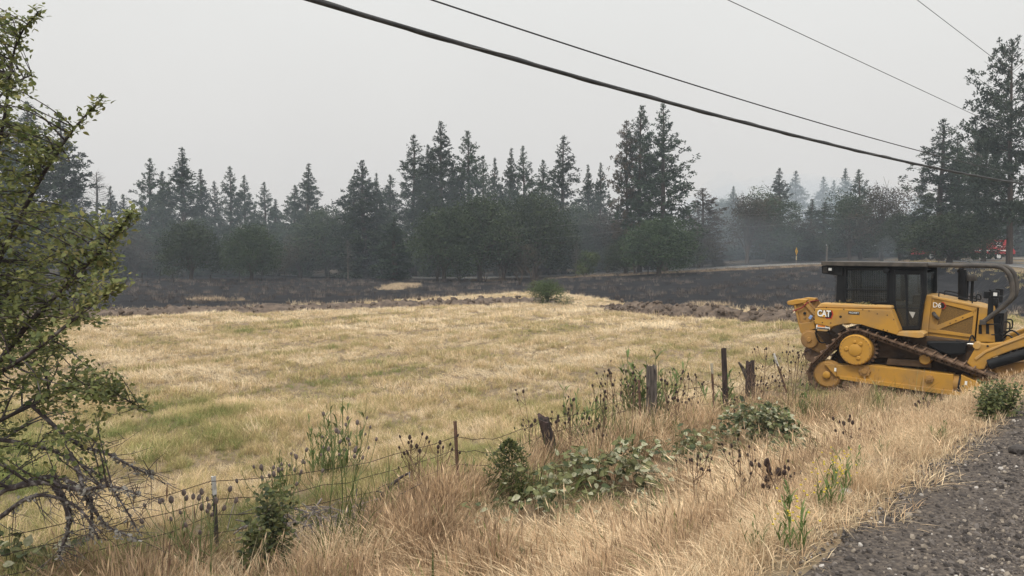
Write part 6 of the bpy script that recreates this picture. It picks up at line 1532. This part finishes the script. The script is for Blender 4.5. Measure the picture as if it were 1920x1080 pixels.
grass_layer('bank_grass', 52, 11.5, 24, bB + bL, 1.0, bank_sel, b_tint, 6, size_f=b_size, flat=4)
# dead stalks and low green weeds through the straw
dk_t = tint_mat('dead_stalk', [(0.0, (0.16, 0.10, 0.075)), (1.0, (0.36, 0.27, 0.19))], 0.0)
gw_t = tint_mat('low_weed', [(0.0, (0.09, 0.12, 0.045)), (0.6, (0.17, 0.20, 0.075)), (1.0, (0.30, 0.30, 0.14))])
sk = [tuft(300 + k, 5, .95, .12, .0065, .35, dk_t, 3, 1.0) for k in range(4)]
gw = [tuft(310 + k, 22, .34, .13, .022, 1.0, gw_t, 3) for k in range(4)]
grass_layer('dead_stalks', 5.0, 4, 18, sk, 1.0, lambda x, y: bank_sel(x, y) & (n_of(x, y) > .9) & (wav(x, y, 1.0, 4.4) > -.25), lambda x, y, rg: rg.random(len(x)), 21, size_f=lambda x, y: .9 * b_size(x, y))
grass_layer('low_weeds', 8.0, 4, 20, gw, 1.0, lambda x, y: bank_sel(x, y) & (n_of(x, y) > .35) & (wav(x, y, 1.1, 7.7) + .4 * wav(x, y, 3.0, 2.0) > .18), lambda x, y, rg: rg.random(len(x)), 22, size_f=lambda x, y: .55 + .7 * smooth(.5, 3, n_of(x, y)))
fw = [tuft(330 + k, 12, .95, .12, .014, .4, gw_t, 4) for k in range(4)]
grass_layer('fence_weeds', 7.0, 7, 19, fw + sk, 1.0, lambda x, y: (np.abs(n_of(x, y) - 5.2) < .55 + .3 * wav(x, y, 1.5, 3)) & (wav(x, y, 1.3, 9.1) > -.45) & ~dozer_clear(x, y), lambda x, y, rg: rg.random(len(x)), 23, size_f=lambda x, y: .8 + .25 * wav(x, y, 2, 2))
# thin trampled straw where the bank meets the gravel
eT = [tuft(90 + k, 16, .13, .12, .005, 1.6, bank_t, 3) for k in range(4)]
grass_layer('edge_straw', 210, 3.2, 12, eT, 1.0, lambda x, y: (n_of(x, y) > -.04 + .18 * wav(x, y, 4, 2)) & (n_of(x, y) < .8), lambda x, y, rg: .25 + rg.normal(0, .22, len(x)), 7)
grass_layer('edge_straw', 1.5, 26, 92, sC0, 1.0, lambda x, y: (n_of(x, y) > -.1) & (n_of(x, y) < 1.6), lambda x, y, rg: .42 + rg.normal(0, .12, len(x)), 17, margin=6)
# pale unburnt strips, scorched verge and burnt stubble beyond the fire line
def strip_sel(x, y): return (burn_side(x, y) > .2) & ((unburnt(x, y) * np.random.default_rng(4).uniform(.55, 1, len(x)) > .5) | ((burn_side(x, y) < 2.2 + 1.6 * wav(x, y, .8, 9)) & (np.random.default_rng(1).random(len(x)) < .35)))
unb_t = tint_mat('unburnt_grass', [(0.0, (0.70, 0.57, 0.40)), (0.5, (0.45, 0.35, 0.25)), (1.0, (0.22, 0.18, 0.15))])
sC = [tuft(70 + k, 26, .38, .3, .024, .7, unb_t, 2) for k in range(4)]
grass_layer('unburnt_grass', 5, 34, 96, sC, .85, strip_sel, lambda x, y, rg: .25 + rg.normal(0, .16, len(x)) + .45 * smooth(80, 92, y), 8)
def stub_sel(x, y):
    return (burn_side(x, y) > .8) & (n_of(x, y) > 3) & (wav(x, y, .33, 2.0) + .5 * wav(x * .5, y, 1.1, 1) + np.random.default_rng(2).normal(0, .35, len(x)) > .35)
qC = [tuft(80 + k, 22, .42, .32, .022, .5, stub_t, 2) for k in range(4)]
grass_layer('burnt_stubble', 2.0, 38, 97, qC, 1.0, stub_sel, lambda x, y, rg: .55 + .35 * wav(x, y, .5, 8) + rg.normal(0, .25, len(x)), 9)
# ------------------------------------------------------------------ loose gravel on the shoulder
gm = [mat('gravel_dark', (0.032, 0.028, 0.027), .9, (0.07, 0.061, 0.057), 12, 3), mat('gravel_grey', (0.095, 0.083, 0.076), .9, (0.16, 0.14, 0.128), 12, 3), mat('gravel_tan', (0.2, 0.17, 0.135), .9, (0.28, 0.24, 0.2), 12, 3), mat('gravel_pale', (0.42, 0.39, 0.36), .85)]
stones = []
for k in range(12):
    me = blob_mesh('pebble', gm[(0, 0, 0, 0, 0, 1, 1, 1, 1, 2, 2, 3)[k]], 300 + k, 1, .25); me.transform(Matrix.Diagonal((1, random.uniform(.6, .95), random.uniform(.45, .75), 1))); stones.append(me)
def gravel(dens, d0, d1, seed, s0):
    x, y = frustum_points(dens, d0, d1, 1.0, seed); n = n_of(x, y); k = (n < .3) & (n > -2.3); x, y, n = x[k], y[k], n[k]; rg = np.random.default_rng(seed)
    k = rg.random(len(x)) < np.where(n > 0, .35 * (1 - n / .3), 1) * (.22 + .78 * smooth(-.3, -1.15, n + .3 * wav(x, y, 2, 1))) * (.85 + .35 * wav(x * .5, y * .5, 2.5, 4)); x, y, n = x[k], y[k], n[k]
    z = np.where(n > 0, T(x, y), 1.6 + .012 + .012 * np.clip(-n, 0, 1.5)); N_ = len(x)
    idx = rg.choice(12, N_, p=np.array([5, 5, 5, 4, 4, 4, 4, 4, 4, 3, 3, 1.0]) / 46.0)
    print('gravel', N_)
    return scatter('loose_gravel', np.stack([x, y, z + .001], 1), rg.uniform(0, 6.28, (N_, 3)), s0 * (.35 + rg.gamma(1.4, .5, N_)), idx, rg.random(N_), stones)
gravel(4600, 3.0, 6.2, 11, .0086); gravel(1900, 6.2, 13, 12, .011)
for u, v, d, s, m_, lab in ((1586, 992, 5.05, .05, gm[3], 'pale stone at the straw edge of the gravel'), (1908, 868, 5.9, .065, gm[0], 'black lump of asphalt on the gravel shoulder'), (1180, 1003, 7.2, .05, mat('pale_litter', (0.6, 0.58, 0.5), .8), 'small pale stone in the straw by the low bramble')):
    p = at(u, v, d); me = blob_mesh('stone', m_, int(u), 2, .16); n = float(n_of(p[0], p[1])); z = float(T(p[0], p[1])) if n > 0 else 1.62
    tag(put('stone', me, None, (p[0], p[1], z + s * .35), (0, 0, 1), (s * 1.3, s, s * .65)), lab, 'stone')

# ------------------------------------------------------------------ smoke and haze
def vol_mat(name, col, dens, aniso=0.2):
    m = bpy.data.materials.new(name); m.use_nodes = True; t = m.node_tree; t.nodes.clear()
    o = t.nodes.new('ShaderNodeOutputMaterial'); v = t.nodes.new('ShaderNodeVolumePrincipled')
    v.inputs['Color'].default_value = (*col, 1); v.inputs['Density'].default_value = dens; v.inputs['Anisotropy'].default_value = aniso
    t.links.new(v.outputs[0], o.inputs['Volume']); return m
tag(MB().box((20, 110, 17), (330, 180, 21)).build('haze', vol_mat('haze', (0.80, 0.89, 1.0), 0.0009)), kind='stuff')
def puff(c, h, dens, label, seed=0):
    bm = bmesh.new(); bmesh.ops.create_icosphere(bm, subdivisions=3, radius=1.0)
    for v in bm.verts: v.co *= 1 + .10 * math.sin(v.co.x * 4 + seed) * math.cos(v.co.z * 5 + seed)
    me = bpy.data.meshes.new('smoke'); bm.to_mesh(me); bm.free(); me.materials.append(vol_mat('smoke', (0.78, 0.89, 1.0), dens))
    me.polygons.foreach_set('use_smooth', [True] * len(me.polygons))
    return tag(put('smoke', me, None, tuple(c), (0, 0, 0), h), label, 'smoke', None, 'stuff')
puff(at(1350, 440, 138), (7, 9, 11), .018, 'pale blue smoke rising in the gap of the trees', 1)
puff(at(1500, 435, 165), (34, 16, 12), .014, 'broad pale smoke behind the trees beyond the road sign', 2)
puff(at(1580, 420, 178), (26, 14, 11), .010, 'thin smoke over the far pines behind the cab', 3)
puff(at(620, 500, 99.5), (62, 3.6, 12), .010, 'thin smoke veil between the round oaks and the pines', 4)
puff(at(1180, 500, 101), (24, 4, 10), .007, 'thin smoke veil behind the round green oak', 8)
puff(at(1500, 485, 112), (45, 14, 6), .0022, 'low blue smoke drifting behind the cross road', 5)
puff(at(695, 500, 100), (1.6, 1.5, 2.6), .03, 'small white smoke wisp at the forest foot', 6)
puff(at(1662, 470, 99), (1.3, 1.3, 2.0), .035, 'small smoke wisp rising beyond the cab roof', 7)
